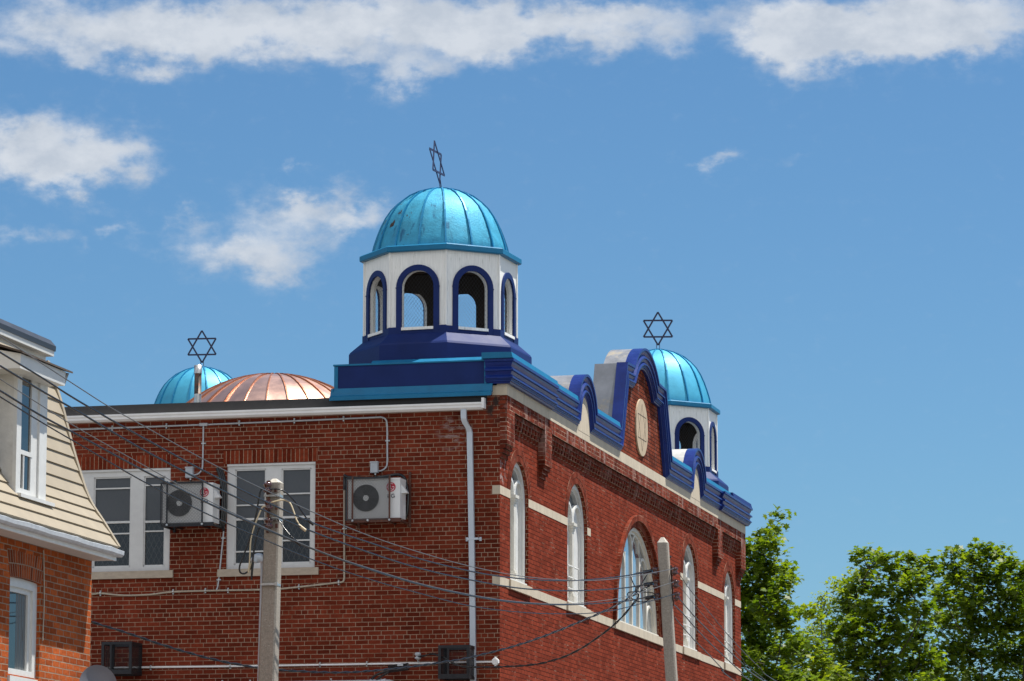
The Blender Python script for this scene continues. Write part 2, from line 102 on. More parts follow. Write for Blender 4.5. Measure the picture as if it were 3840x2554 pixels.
# ------------------------------------------------------------------ materials
def mat(name, col, rough=.6, metal=0.0, spec=.5, var=.0, vscale=6.0, bump=0.0, bscale=40.0, vstretch=(1,1,1)):
    m = bpy.data.materials.new(name); m.use_nodes = True; t = m.node_tree; b = t.nodes['Principled BSDF']
    b.inputs['Base Color'].default_value = (*col, 1); b.inputs['Roughness'].default_value = rough
    b.inputs['Metallic'].default_value = metal; b.inputs['Specular IOR Level'].default_value = spec
    if var or bump:
        tcn = t.nodes.new('ShaderNodeTexCoord'); mp = t.nodes.new('ShaderNodeMapping'); mp.inputs['Scale'].default_value = vstretch
        t.links.new(tcn.outputs['Object'], mp.inputs[0])
    if var:
        n = t.nodes.new('ShaderNodeTexNoise'); n.inputs['Scale'].default_value = vscale; n.inputs['Detail'].default_value = 7; n.inputs['Roughness'].default_value = .65
        t.links.new(mp.outputs[0], n.inputs['Vector'])
        mx = t.nodes.new('ShaderNodeMapRange'); mx.inputs['From Min'].default_value = .3; mx.inputs['From Max'].default_value = .7
        mx.inputs['To Min'].default_value = 1-var; mx.inputs['To Max'].default_value = 1+var
        t.links.new(n.outputs['Fac'], mx.inputs['Value'])
        mm = t.nodes.new('ShaderNodeMix'); mm.data_type = 'RGBA'; mm.blend_type = 'MULTIPLY'; mm.inputs[0].default_value = 1
        mm.inputs[6].default_value = (*col, 1); t.links.new(mx.outputs[0], mm.inputs[7]); t.links.new(mm.outputs[2], b.inputs['Base Color'])
        mr2 = t.nodes.new('ShaderNodeMapRange'); mr2.inputs['To Min'].default_value = max(.02, rough-.12); mr2.inputs['To Max'].default_value = min(1, rough+.12)
        t.links.new(n.outputs['Fac'], mr2.inputs['Value']); t.links.new(mr2.outputs[0], b.inputs['Roughness'])
    if bump:
        n2 = t.nodes.new('ShaderNodeTexNoise'); n2.inputs['Scale'].default_value = bscale; n2.inputs['Detail'].default_value = 5
        t.links.new(mp.outputs[0], n2.inputs['Vector']); bp = t.nodes.new('ShaderNodeBump'); bp.inputs['Strength'].default_value = bump; bp.inputs['Distance'].default_value = .02
        t.links.new(n2.outputs['Fac'], bp.inputs['Height']); t.links.new(bp.outputs[0], b.inputs['Normal'])
    return m

def spots(m, col, scale, lo, hi, stretch=(1,1,1), rough=None, metal=None, gate=None):
    """lay patches of another colour (rust, stain, peeled paint) over material m, where a noise is high"""
    t = m.node_tree; b = t.nodes['Principled BSDF']
    tcn = t.nodes.new('ShaderNodeTexCoord'); mp = t.nodes.new('ShaderNodeMapping'); mp.inputs['Scale'].default_value = stretch
    t.links.new(tcn.outputs['Object'], mp.inputs[0])
    n = t.nodes.new('ShaderNodeTexNoise'); n.inputs['Scale'].default_value = scale; n.inputs['Detail'].default_value = 6; n.inputs['Roughness'].default_value = .6
    t.links.new(mp.outputs[0], n.inputs['Vector'])
    r = t.nodes.new('ShaderNodeMapRange'); r.interpolation_type = 'SMOOTHSTEP'; r.inputs['From Min'].default_value = lo; r.inputs['From Max'].default_value = hi
    t.links.new(n.outputs['Fac'], r.inputs['Value']); f = r.outputs[0]
    if gate:                                # limit the patches to a soft ball (centre, radius)
        vm = t.nodes.new('ShaderNodeVectorMath'); vm.operation = 'DISTANCE'; t.links.new(tcn.outputs['Object'], vm.inputs[0]); vm.inputs[1].default_value = gate[0]
        g = t.nodes.new('ShaderNodeMapRange'); g.interpolation_type = 'SMOOTHSTEP'; g.inputs['From Min'].default_value = gate[1]; g.inputs['From Max'].default_value = gate[1]*.3
        t.links.new(vm.outputs['Value'], g.inputs['Value'])
        mu = t.nodes.new('ShaderNodeMath'); mu.operation = 'MULTIPLY'; t.links.new(f, mu.inputs[0]); t.links.new(g.outputs[0], mu.inputs[1]); f = mu.outputs[0]
    def over(sock, val, isc):
        x = t.nodes.new('ShaderNodeMix'); x.data_type = 'RGBA' if isc else 'FLOAT'
        A, B_, O = (6, 7, 2) if isc else (2, 3, 0)
        if b.inputs[sock].is_linked: t.links.new(b.inputs[sock].links[0].from_socket, x.inputs[A])
        else: x.inputs[A].default_value = b.inputs[sock].default_value
        x.inputs[B_].default_value = (*val, 1) if isc else val
        t.links.new(f, x.inputs[0]); t.links.new(x.outputs[O], b.inputs[sock])
    over('Base Color', col, True)
    if rough is not None: over('Roughness', rough, False)
    if metal is not None: over('Metallic', metal, False)
    return m

def brick_mat(name, c1, c2, mortar, mort2, mlo=.38, mhi=.62, odd=.7, mott=.2, w=.2, h=.0688, ms=.006, header=True, off=(0, 0), bump=.5, uv=False, dirt=.25, eff=None, wob=.006, vertical=False):
    m = bpy.data.materials.new(name); m.use_nodes = True; t = m.node_tree; b = t.nodes['Principled BSDF']; N = t.nodes.new; L = t.links.new
    b.inputs['Roughness'].default_value = .9; b.inputs['Specular IOR Level'].default_value = .04
    tcn = N('ShaderNodeTexCoord')
    so = N('ShaderNodeSeparateXYZ'); L(tcn.outputs['UV' if uv else 'Object'], so.inputs[0])
    cv = N('ShaderNodeCombineXYZ')
    if uv:
        L(so.outputs[0], cv.inputs[0]); L(so.outputs[1], cv.inputs[1])
    else:
        sn = N('ShaderNodeSeparateXYZ'); L(tcn.outputs['Normal'], sn.inputs[0])
        ax = N('ShaderNodeMath'); ax.operation = 'ABSOLUTE'; L(sn.outputs[0], ax.inputs[0])
        ay = N('ShaderNodeMath'); ay.operation = 'ABSOLUTE'; L(sn.outputs[1], ay.inputs[0])
        gt = N('ShaderNodeMath'); gt.operation = 'GREATER_THAN'; L(ax.outputs[0], gt.inputs[0]); L(ay.outputs[0], gt.inputs[1])
        mx = N('ShaderNodeMix'); mx.data_type = 'FLOAT'; L(gt.outputs[0], mx.inputs[0]); L(so.outputs[0], mx.inputs[2]); L(so.outputs[1], mx.inputs[3])
        L(mx.outputs[0], cv.inputs[0]); L(so.outputs[2], cv.inputs[1])
    ad = N('ShaderNodeVectorMath'); ad.operation = 'ADD'; L(cv.outputs[0], ad.inputs[0]); ad.inputs[1].default_value = (off[0], off[1], 0)
    nw = N('ShaderNodeTexNoise'); nw.inputs['Scale'].default_value = 7; nw.inputs['Detail'].default_value = 3; L(ad.outputs[0], nw.inputs['Vector'])
    wb = N('ShaderNodeVectorMath'); wb.operation = 'MULTIPLY_ADD'; L(nw.outputs['Color'], wb.inputs[0]); wb.inputs[1].default_value = (wob, wob, 0); L(ad.outputs[0], wb.inputs[2])
    bt = N('ShaderNodeTexBrick'); L(wb.outputs[0], bt.inputs['Vector'])
    bt.inputs['Scale'].default_value = 1; bt.inputs['Brick Width'].default_value = w; bt.inputs['Row Height'].default_value = h
    bt.inputs['Mortar Size'].default_value = ms; bt.inputs['Mortar Smooth'].default_value = .15; bt.inputs['Bias'].default_value = 0
    bt.offset = .5; bt.offset_frequency = 2; bt.squash = .5 if header else 1.0; bt.squash_frequency = 6
    bt.inputs['Color1'].default_value = (0, 0, 0, 1); bt.inputs['Color2'].default_value = (1, 1, 1, 1); bt.inputs['Mortar'].default_value = (.5, .5, .5, 1)
    cr = N('ShaderNodeValToRGB'); e = cr.color_ramp.elements; e[0].position = 0; e[0].color = (*c1, 1); e[1].position = 1; e[1].color = (*c2, 1)
    em = e.new(.5); em.color = (*[(x+y)/2 for x, y in zip(c1, c2)], 1)
    ed = e.new(.12); ed.color = (*[x*odd for x in c1], 1)
    L(bt.outputs['Color'], cr.inputs[0])
    # mottling of each brick, large dirt
    n1 = N('ShaderNodeTexNoise'); n1.inputs['Scale'].default_value = 22; n1.inputs['Detail'].default_value = 6; L(ad.outputs[0], n1.inputs['Vector'])
    r1 = N('ShaderNodeMapRange'); r1.inputs['From Min'].default_value = .3; r1.inputs['From Max'].default_value = .7; r1.inputs['To Min'].default_value = 1-mott; r1.inputs['To Max'].default_value = 1+mott; L(n1.outputs['Fac'], r1.inputs['Value'])
    n2 = N('ShaderNodeTexNoise'); n2.inputs['Scale'].default_value = 1.1; n2.inputs['Detail'].default_value = 5; L(ad.outputs[0], n2.inputs['Vector'])
    r2 = N('ShaderNodeMapRange'); r2.inputs['From Min'].default_value = .35; r2.inputs['From Max'].default_value = .68; r2.inputs['To Min'].default_value = 1-dirt; r2.inputs['To Max'].default_value = 1.08; L(n2.outputs['Fac'], r2.inputs['Value'])
    mu = N('ShaderNodeMath'); mu.operation = 'MULTIPLY'; L(r1.outputs[0], mu.inputs[0]); L(r2.outputs[0], mu.inputs[1])
    bc = N('ShaderNodeMix'); bc.data_type = 'RGBA'; bc.blend_type = 'MULTIPLY'; bc.inputs[0].default_value = 1; L(cr.outputs[0], bc.inputs[6]); L(mu.outputs[0], bc.inputs[7])
    brick = bc.outputs[2]
    # mortar that changes from clean to dark along the wall
    n3 = N('ShaderNodeTexNoise'); n3.inputs['Scale'].default_value = 2.6; n3.inputs['Detail'].default_value = 6; n3.inputs['Roughness'].default_value = .7; L(ad.outputs[0], n3.inputs['Vector'])
    r3 = N('ShaderNodeMapRange'); r3.inputs['From Min'].default_value = mlo; r3.inputs['From Max'].default_value = mhi; L(n3.outputs['Fac'], r3.inputs['Value'])
    mc = N('ShaderNodeMix'); mc.data_type = 'RGBA'; L(r3.outputs[0], mc.inputs[0]); mc.inputs[6].default_value = (*mortar, 1); mc.inputs[7].default_value = (*mort2, 1)
    if eff:      # salt bloom: (low z, high z, strength) - pale patches drawn down the brick below the stone band
        mp = N('ShaderNodeMapping'); mp.inputs['Scale'].default_value = (1, 3.2, .8); L(tcn.outputs['Object'], mp.inputs[0])
        n4 = N('ShaderNodeTexNoise'); n4.inputs['Scale'].default_value = 1.6; n4.inputs['Detail'].default_value = 8; n4.inputs['Roughness'].default_value = .72; L(mp.outputs[0], n4.inputs['Vector'])
        r4 = N('ShaderNodeMapRange'); r4.inputs['From Min'].default_value = .52; r4.inputs['From Max'].default_value = .72; r4.inputs['To Max'].default_value = eff[2]; L(n4.outputs['Fac'], r4.inputs['Value'])
        rz = N('ShaderNodeMapRange'); rz.inputs['From Min'].default_value = eff[0]; rz.inputs['From Max'].default_value = eff[1]; L(so.outputs[2], rz.inputs['Value'])
        m4 = N('ShaderNodeMath'); m4.operation = 'MULTIPLY'; L(r4.outputs[0], m4.inputs[0]); L(rz.outputs[0], m4.inputs[1])
        ef = N('ShaderNodeMix'); ef.data_type = 'RGBA'; L(m4.outputs[0], ef.inputs[0]); L(brick, ef.inputs[6]); ef.inputs[7].default_value = (.42, .33, .30, 1); brick = ef.outputs[2]
    fin = N('ShaderNodeMix'); fin.data_type = 'RGBA'; L(bt.outputs['Fac'], fin.inputs[0]); L(brick, fin.inputs[6]); L(mc.outputs[2], fin.inputs[7])
    L(fin.outputs[2], b.inputs['Base Color'])
    hh = N('ShaderNodeMath'); hh.operation = 'MULTIPLY_ADD'; L(bt.outputs['Fac'], hh.inputs[0]); hh.inputs[1].default_value = -1; L(r1.outputs[0], hh.inputs[2])
    bp = N('ShaderNodeBump'); bp.inputs['Strength'].default_value = bump; bp.inputs['Distance'].default_value = .008; L(hh.outputs[0], bp.inputs['Height']); L(bp.outputs[0], b.inputs['Normal'])
    return m

def glass_mat(name, col, rough=.05, var=0, spec=.8):
    m = mat(name, col, rough, 0, spec, var=var, vscale=3)
    return m

M = {}
M['brick_face'] = brick_mat('street front brick', (.182,.031,.0145), (.235,.043,.021), (.062,.014,.008), (.36,.22,.16), mlo=.54, mhi=.70, odd=.85, mott=.13, w=.205, h=.0688, ms=.0065, header=False, bump=.45, dirt=.12, eff=(9.05,9.9,.75), wob=.004)
M['brick_side'] = brick_mat('side wall brick', (.150,.026,.0130), (.200,.037,.0180), (.38,.26,.18), (.22,.11,.065), mlo=.45, mhi=.68, odd=.82, mott=.15, w=.205, h=.0688, ms=.0048, header=True, bump=.8, dirt=.3, off=(.03,.02))
M['brick_frieze'] = brick_mat('upper frieze brick', (.150,.028,.015), (.215,.043,.022), (.05,.018,.012), (.40,.26,.19), mlo=.42, mhi=.62, w=.205, h=.0688, ms=.006, header=False, bump=.6, dirt=.3, eff=(9.0,9.75,.9))
M['brick_arch'] = brick_mat('arch brick', (.160,.028,.014), (.215,.041,.021), (.08,.025,.015), (.40,.26,.19), mlo=.45, mhi=.6, w=.068, h=.105, ms=.0045, header=False, uv=True, bump=.5, wob=.003)
spots(M['brick_side'], (.30,.22,.20), 9.0, .48, .64, (.6,1,1.8), gate=((-.72,0,9.34), .36))
spots(M['brick_side'], (.05,.035,.03), 5.0, .45, .6, gate=((-.05,0,9.75), .35))
spots(M['brick_face'], (.38,.31,.29), 7.0, .50, .62, (1,1,1.2), gate=((0,.10,8.9), .5))
M['brick_soldier'] = brick_mat('soldier brick', (.155,.024,.011), (.24,.045,.020), (.48,.33,.22), (.22,.12,.075), w=.0705, h=.23, ms=.005, header=False, uv=True, bump=.7)
M['brick_gable'] = brick_mat('gable brick', (.185,.038,.019), (.26,.060,.030), (.04,.018,.014), (.028,.013,.010), w=.205, h=.0688, ms=.007, header=False, bump=1.0, dirt=.35, eff=(10.0,10.6,.55))
M['brick_house'] = brick_mat('orange house brick', (.32,.070,.021), (.48,.112,.031), (.36,.27,.20), (.25,.18,.13), odd=.8, mott=.17, w=.225, h=.0735, ms=.0065, header=False, bump=1.0, dirt=.2, wob=.010)
M['brick_house_arch'] = brick_mat('orange house arch brick', (.27,.058,.021), (.44,.105,.034), (.34,.26,.20), (.24,.17,.12), w=.072, h=.155, ms=.0065, header=False, uv=True, bump=.8, wob=.006)
M['stone'] = spots(mat('limestone', (.50,.43,.325), .85, var=.12, vscale=4, bump=.15, bscale=60, vstretch=(1,1,.5)), (.38,.33,.26), 2.2, .58, .75, (1,3,.5))
M['stone_sill'] = mat('sill stone', (.42,.35,.27), .85, var=.15, vscale=9, bump=.15, bscale=50, vstretch=(1,1,2.5))
M['navy'] = spots(mat('navy paint', (.006,.022,.150), .36, spec=.28, var=.25, vscale=3.5, bump=.12, bscale=14), (.03,.07,.26), 9, .66, .74, (1,1,.6), rough=.6)
M['navy_flat'] = spots(mat('flat navy paint', (.010,.024,.115), .5, spec=.15, var=.14, vscale=2.5, bump=.06, bscale=7), (.02,.02,.045), 5, .70, .76)
M['teal'] = mat('teal blue paint', (.006,.145,.285), .42, spec=.3, var=.12, vscale=4, bump=.05, bscale=9)
M['dome'] = spots(spots(mat('weathered blue dome paint', (.040,.31,.47), .58, .32, .5, var=.22, vscale=6, bump=.20, bscale=36), (.012,.13,.24), 8, .55, .68, (1,1,.28)), (.035,.018,.012), 7, .585, .61, (1,1,.7), rough=.85, metal=0, gate=((-.62,-.85,12.78), .75))
M['dome2'] = spots(mat('sound blue dome paint', (.050,.34,.51), .54, .36, .5, var=.10, vscale=4, bump=.06, bscale=14), (.06,.28,.42), 8, .64, .74, (1,1,.4))
M['rib'] = mat('blue rib paint', (.012,.21,.40), .4, .3, .5, var=.15, vscale=8)
M['white_wood'] = spots(mat('weathered white timber', (.82,.82,.78), .6, var=.10, vscale=8, bump=.12, bscale=30, vstretch=(6,6,.5)), (.42,.43,.36), 7, .60, .76, (5,5,.5))
M['white'] = mat('white paint', (.62,.62,.60), .5, var=.06, vscale=9, bump=.06, bscale=25)
M['cream_white'] = mat('off white paint', (.60,.575,.51), .55, var=.08, vscale=9, bump=.06, bscale=25)
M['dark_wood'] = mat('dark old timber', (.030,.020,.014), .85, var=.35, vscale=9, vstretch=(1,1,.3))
M['zinc'] = spots(mat('dull zinc', (.22,.23,.25), .48, .5, .5, var=.2, vscale=3, bump=.05, bscale=9), (.28,.24,.17), 2.4, .58, .74, rough=.7, metal=.1)
M['zinc_rust'] = spots(mat('stained zinc', (.46,.46,.44), .55, .35, .5, var=.2, vscale=3), (.36,.24,.14), 3.0, .52, .66, rough=.8, metal=.05)
def copper_mat():
    m = mat('new copper', (.60,.38,.30), .34, .85, .5, var=.10, vscale=3, bump=.12, bscale=3.0); return m
M['copper'] = copper_mat()
M['copper_rib'] = mat('copper seam', (.42,.19,.11), .4, .9, var=.15, vscale=8)
M['roof_black'] = mat('black roofing', (.030,.029,.030), .7, var=.2, vscale=6, bump=.1, bscale=30)
M['gravel'] = mat('roof gravel', (.10,.10,.10), .95, var=.4, vscale=60, bump=.5, bscale=90)
M['gutter'] = mat('white gutter', (.82,.81,.79), .45, var=.06, vscale=5)
M['gutter_old'] = mat('old grey gutter', (.50,.52,.55), .45, var=.15, vscale=8, bump=.08, bscale=20)
M['downpipe'] = mat('grey downpipe', (.52,.57,.62), .4, .1, var=.06, vscale=4)
M['conduit'] = mat('grey conduit', (.44,.46,.48), .45, var=.1, vscale=12)
M['conduit_old'] = mat('weathered tan conduit', (.40,.34,.26), .6, var=.2, vscale=9)
M['plastic_white'] = mat('appliance white', (.72,.72,.70), .4, var=.03)
M['logo_red'] = mat('red badge', (.45,.008,.03), .35)
M['logo_white'] = mat('badge white', (.85,.83,.83), .4)
M['logo_grey'] = mat('grey lettering', (.10,.10,.11), .5)
M['dark'] = mat('black void', (.008,.008,.009), .6)
M['black_metal'] = mat('black steel', (.016,.017,.020), .45, .2, var=.3, vscale=14)
M['rust_metal'] = spots(mat('rusty brown steel', (.095,.035,.022), .65, .2, var=.3, vscale=14), (.20,.08,.035), 9, .55, .7)
M['mesh_grey'] = mat('expanded metal', (.13,.13,.13), .5, .5)
M['rubber'] = mat('black cable jacket', (.008,.008,.009), .24, 0, .5)
M['bare'] = mat('weathered strand', (.16,.16,.16), .40, .6)
M['jumper_cream'] = mat('cream cable jacket', (.62,.52,.34), .45)
M['ceramic'] = mat('brown glazed porcelain', (.055,.013,.010), .10, 0, .9)
M['steel'] = mat('galvanised steel', (.50,.51,.50), .4, .8, var=.15, vscale=20)
M['concrete'] = spots(mat('pitted concrete', (.30,.265,.22), .9, var=.22, vscale=40, bump=.35, bscale=90), (.47,.44,.38), 70, .60, .68)
M['concrete_light'] = mat('pale concrete', (.46,.43,.37), .9, var=.15, vscale=30, bump=.2, bscale=60)
M['siding'] = mat('cream clapboard', (.31,.262,.188), .55, var=.05, vscale=3, bump=.03, bscale=5)
M['stucco'] = mat('old white stucco', (.58,.57,.54), .85, var=.13, vscale=7, bump=.2, bscale=30)
M['soffit'] = mat('pinkish white soffit', (.60,.55,.52), .8, var=.05, vscale=5)
M['brown_roof'] = mat('brown shingle', (.085,.062,.048), .85, var=.3, vscale=20, bump=.3, bscale=40)
M['dish'] = mat('grey dish enamel', (.15,.15,.17), .4, .1, var=.05)
M['bark'] = mat('dark bark', (.045,.034,.026), .9, var=.3, vscale=9, bump=.4, bscale=30)
M['ground'] = mat('mixed ground', (.16,.152,.14), .95, var=.3, vscale=.6)
M['asphalt'] = mat('asphalt', (.060,.060,.062), .9, var=.25, vscale=2.0, bump=.2, bscale=80)
M['pavement'] = mat('concrete pavement', (.30,.29,.27), .9, var=.12, vscale=1.5)
def window_glass(name, base, tint, lead=0.0, rough=.08, z0=None, z1=None, low=None):
    m = mat(name, base, rough, 0, .7); t = m.node_tree; b = t.nodes['Principled BSDF']; N = t.nodes.new; L = t.links.new
    tcn = N('ShaderNodeTexCoord')
    n = N('ShaderNodeTexNoise'); n.inputs['Scale'].default_value = 2.4; n.inputs['Detail'].default_value = 5; L(tcn.outputs['Object'], n.inputs['Vector'])
    cr = N('ShaderNodeMix'); cr.data_type = 'RGBA'; L(n.outputs['Fac'], cr.inputs[0]); cr.inputs[6].default_value = (*base, 1); cr.inputs[7].default_value = (*tint, 1)
    col = cr.outputs[2]
    if lead:     # the leaded pattern behind: leaning diamonds
        so = N('ShaderNodeSeparateXYZ'); L(tcn.outputs['Object'], so.inputs[0])
        def tri(s):
            a = N('ShaderNodeMath'); a.operation = 'MULTIPLY_ADD'; L(so.outputs[0], a.inputs[0]); a.inputs[1].default_value = s*2.0; L(so.outputs[2], a.inputs[2])
            p = N('ShaderNodeMath'); p.operation = 'PINGPONG'; L(a.outputs[0], p.inputs[0]); p.inputs[1].default_value = .085
            q = N('ShaderNodeMath'); q.operation = 'LESS_THAN'; L(p.outputs[0], q.inputs[0]); q.inputs[1].default_value = .010; return q
        a, c = tri(1), tri(-1)
        mxx = N('ShaderNodeMath'); mxx.operation = 'MAXIMUM'; L(a.outputs[0], mxx.inputs[0]); L(c.outputs[0], mxx.inputs[1])
        sc = N('ShaderNodeMath'); sc.operation = 'MULTIPLY'; L(mxx.outputs[0], sc.inputs[0]); sc.inputs[1].default_value = lead
        ml = N('ShaderNodeMix'); ml.data_type = 'RGBA'; L(sc.outputs[0], ml.inputs[0]); L(col, ml.inputs[6]); ml.inputs[7].default_value = (.10,.095,.085,1); col = ml.outputs[2]
    L(col, b.inputs['Base Color']); return m
M['screen_glass'] = window_glass('insect screen over glass', (.040,.042,.045), (.070,.074,.080), .12, .35)
M['lead_glass'] = window_glass('leaded glass', (.008,.008,.009), (.018,.017,.016), .40, .25)
M['lunette_glass'] = mat('upper sky glass', (.14,.17,.20), .03, .45, 1.0)
M['sky_glass'] = mat('storm glazing', (.50,.55,.60), .03, .75, 1.0, bump=.02, bscale=2.0)
M['house_glass'] = mat('house window glass', (.012,.014,.014), .02, 0, 1.0)
M['curtain'] = mat('grey curtain', (.16,.17,.17), .9, var=.3, vscale=3, vstretch=(12,12,.2))

# ------------------------------------------------------------------ mesh building
class MB:
    def __init__(s): s.v = []; s.f = []; s.m = []; s.uv = []; s.sm = []; s.hasuv = False
    def add(s, vs, fs, mi=0, uvs=None, smooth=False):
        o = len(s.v); s.v += [tuple(map(float, p)) for p in vs]
        for k, f in enumerate(fs):
            s.f.append([o+i for i in f]); s.m.append(mi); s.sm.append(smooth)
            if uvs is None: s.uv.append(None)
            else: s.uv.append([uvs[i] for i in f]); s.hasuv = True
        return s
    def box(s, x0, x1, y0, y1, z0, z1, mi=0):
        v = [(x0,y0,z0),(x1,y0,z0),(x1,y1,z0),(x0,y1,z0),(x0,y0,z1),(x1,y0,z1),(x1,y1,z1),(x0,y1,z1)]
        return s.add(v, [(0,3,2,1),(4,5,6,7),(0,1,5,4),(1,2,6,5),(2,3,7,6),(3,0,4,7)], mi)
    def obox(s, c, ax, ay, az, mi=0):       # oriented box: centre and three half-axis vectors
        c, ax, ay, az = map(Vector, (c, ax, ay, az))
        v = [c+ax*i+ay*j+az*k for k in (-1,1) for j in (-1,1) for i in (-1,1)]
        return s.add(v, [(0,2,3,1),(4,5,7,6),(0,1,5,4),(1,3,7,5),(3,2,6,7),(2,0,4,6)], mi)
    def bar(s, a, b, w, h, up=(0,0,1), mi=0):
        a, b = Vector(a), Vector(b); d = (b-a); L = d.length; d.normalize(); u = Vector(up); sx = d.cross(u)
        if sx.length < 1e-4: sx = d.cross(Vector((0,1,0)))
        sx.normalize(); u = sx.cross(d); return s.obox((a+b)/2, d*L/2, sx*w/2, u*h/2, mi)
    def prism(s, poly, x0, x1, mi=0, axis='x', cap0=True, cap1=True, side=None):
        """poly in the (y,z) plane pushed along x (axis 'x') or in (x,z) pushed along y (axis 'y')"""
        n = len(poly); P = (lambda p, t: (t, p[0], p[1])) if axis == 'x' else ((lambda p, t: (p[0], t, p[1])) if axis == 'y' else (lambda p, t: (p[0], p[1], t)))
        v = [P(p, x0) for p in poly]+[P(p, x1) for p in poly]
        fs = [(i, (i+1) % n, n+(i+1) % n, n+i) for i in range(n)]
        s.add(v, fs, mi if side is None else side)
        tri = tessellate_polygon([[Vector((p[0], p[1], 0)) for p in poly]])
        if cap0: s.add([P(p, x0) for p in poly], tri, mi)
        if cap1: s.add([P(p, x1) for p in poly], tri, mi)
        return s
    def tube(s, pts, r, n=8, mi=0, caps=True):
        pts = [Vector(p) for p in pts]; N = len(pts); rs = r if isinstance(r, (list, tuple)) else [r]*N
        t0 = (pts[1]-pts[0]).normalized(); ref = Vector((0,0,1)) if abs(t0.z) < .9 else Vector((1,0,0))
        a = t0.cross(ref).normalized(); vs = []
        for i, p in enumerate(pts):
            t = (pts[min(i+1, N-1)]-pts[max(i-1, 0)]).normalized(); a = (a-t*a.dot(t)).normalized(); b = t.cross(a)
            for k in range(n):
                q = 2*math.pi*k/n; vs.append(p+(a*math.cos(q)+b*math.sin(q))*rs[i])
        fs = [(i*n+k, i*n+(k+1) % n, (i+1)*n+(k+1) % n, (i+1)*n+k) for i in range(N-1) for k in range(n)]
        s.add(vs, fs, mi, smooth=True)
        if caps: s.add([vs[k] for k in range(n)], [tuple(range(n))[::-1]], mi); s.add(vs[-n:], [tuple(range(n))], mi)
        return s
    def lathe(s, prof, c=(0,0,0), n=24, mi=0, smooth=True):
        vs = []; c = Vector(c)
        for (r, z) in prof:
            for k in range(n):
                q = 2*math.pi*k/n; vs.append(c+Vector((r*math.cos(q), r*math.sin(q), z)))
        fs = [(i*n+k, i*n+(k+1) % n, (i+1)*n+(k+1) % n, (i+1)*n+k) for i in range(len(prof)-1) for k in range(n)]
        return s.add(vs, fs, mi, smooth=smooth)
    def build(s, name, mats, parent=None, origin=(0,0,0), fix=True):
        me = bpy.data.meshes.new(name); o = Vector(origin)
        me.from_pydata([(Vector(p)-o)[:] for p in s.v], [], s.f)
        if not isinstance(mats, (list, tuple)): mats = [mats]
        for m in mats: me.materials.append(M[m] if isinstance(m, str) else m)
        me.polygons.foreach_set('material_index', s.m); me.polygons.foreach_set('use_smooth', s.sm)
        if s.hasuv:
            ul = me.uv_layers.new(name='map'); k = 0
            for fc, u in zip(s.f, s.uv):
                for i in range(len(fc)):
                    if u: ul.data[k].uv = u[i]
                    k += 1
        me.update()
        if fix:
            import bmesh
            bm = bmesh.new(); bm.from_mesh(me); bmesh.ops.recalc_face_normals(bm, faces=bm.faces); bm.to_mesh(me); bm.free()
        ob = bpy.data.objects.new(name, me); COL.objects.link(ob); ob.parent = parent
        return ob

def smooth_path(pts, k=6):
    P = [Vector(p) for p in pts]; out = []
    for i in range(len(P)-1):
        p0, p1, p2, p3 = P[max(i-1, 0)], P[i], P[i+1], P[min(i+2, len(P)-1)]
        for j in range(k):
            t = j/k; out.append(.5*((2*p1)+(p2-p0)*t+(2*p0-5*p1+4*p2-p3)*t*t+(3*p1-p0-3*p2+p3)*t**3))
    out.append(P[-1]); return out
def tag(o, label=None, cat=None, group=None, kind=None):
    if label: o['label'] = label
    if cat: o['category'] = cat
    if group: o['group'] = group
    if kind: o['kind'] = kind
    return o
def thing(name, label, cat, loc, group=None, rz=-PHI):
    o = bpy.data.objects.new(name, None); COL.objects.link(o); o.location = loc; o.rotation_euler = (0, 0, rz); o.empty_display_size = .2
    return tag(o, label, cat, group)
def single(mb, name, mats, label, cat, wloc, origin, group=None, rz=-PHI):   # a thing that is one mesh, built in building coordinates
    o = mb.build(name, mats, None, origin); o.location = wloc; o.rotation_euler = (0, 0, rz)
    return tag(o, label, cat, group)
def arc(c, r, a0, a1, n):
    return [(c[0]+r*math.cos(R(a0+(a1-a0)*i/n)), c[1]+r*math.sin(R(a0+(a1-a0)*i/n))) for i in range(n+1)]
def arch_poly(yc, hw, zb, zs, n=24):        # round-headed opening, anticlockwise from its lower left
    return [(yc-hw, zb), (yc+hw, zb)] + arc((yc, zs), hw, 0, 180, n)
def ring(mb, outer, inner, x0, x1, mi=0, closed=False, uv=False, back=False):
    """band between two matching (y,z) lines, from x0 out to x1 (front at x1)"""
    n = len(outer); V = []; U = []
    d = 0
    for i, (a, b) in enumerate(zip(outer, inner)):
        if i: d += math.hypot(a[0]-outer[i-1][0], a[1]-outer[i-1][1])*.5+math.hypot(b[0]-inner[i-1][0], b[1]-inner[i-1][1])*.5
        w = math.hypot(a[0]-b[0], a[1]-b[1])
        V += [(x1, *a), (x1, *b), (x0, *a), (x0, *b)]; U += [(d, w), (d, 0), (d, w+abs(x1-x0)), (d, -abs(x1-x0))]
    fs = []
    for i in range(n-1 if not closed else n):
        a, b = 4*i, 4*((i+1) % n)
        fs += [(a, b, b+1, a+1), (a, a+2, b+2, b), (a+1, b+1, b+3, a+3)]
        if back: fs.append((a+2, a+3, b+3, b+2))
    if not closed:
        fs += [(0, 1, 3, 2), (4*(n-1), 4*(n-1)+2, 4*(n-1)+3, 4*(n-1)+1)]
    mb.add(V, fs, mi, U if uv else None)
    return mb

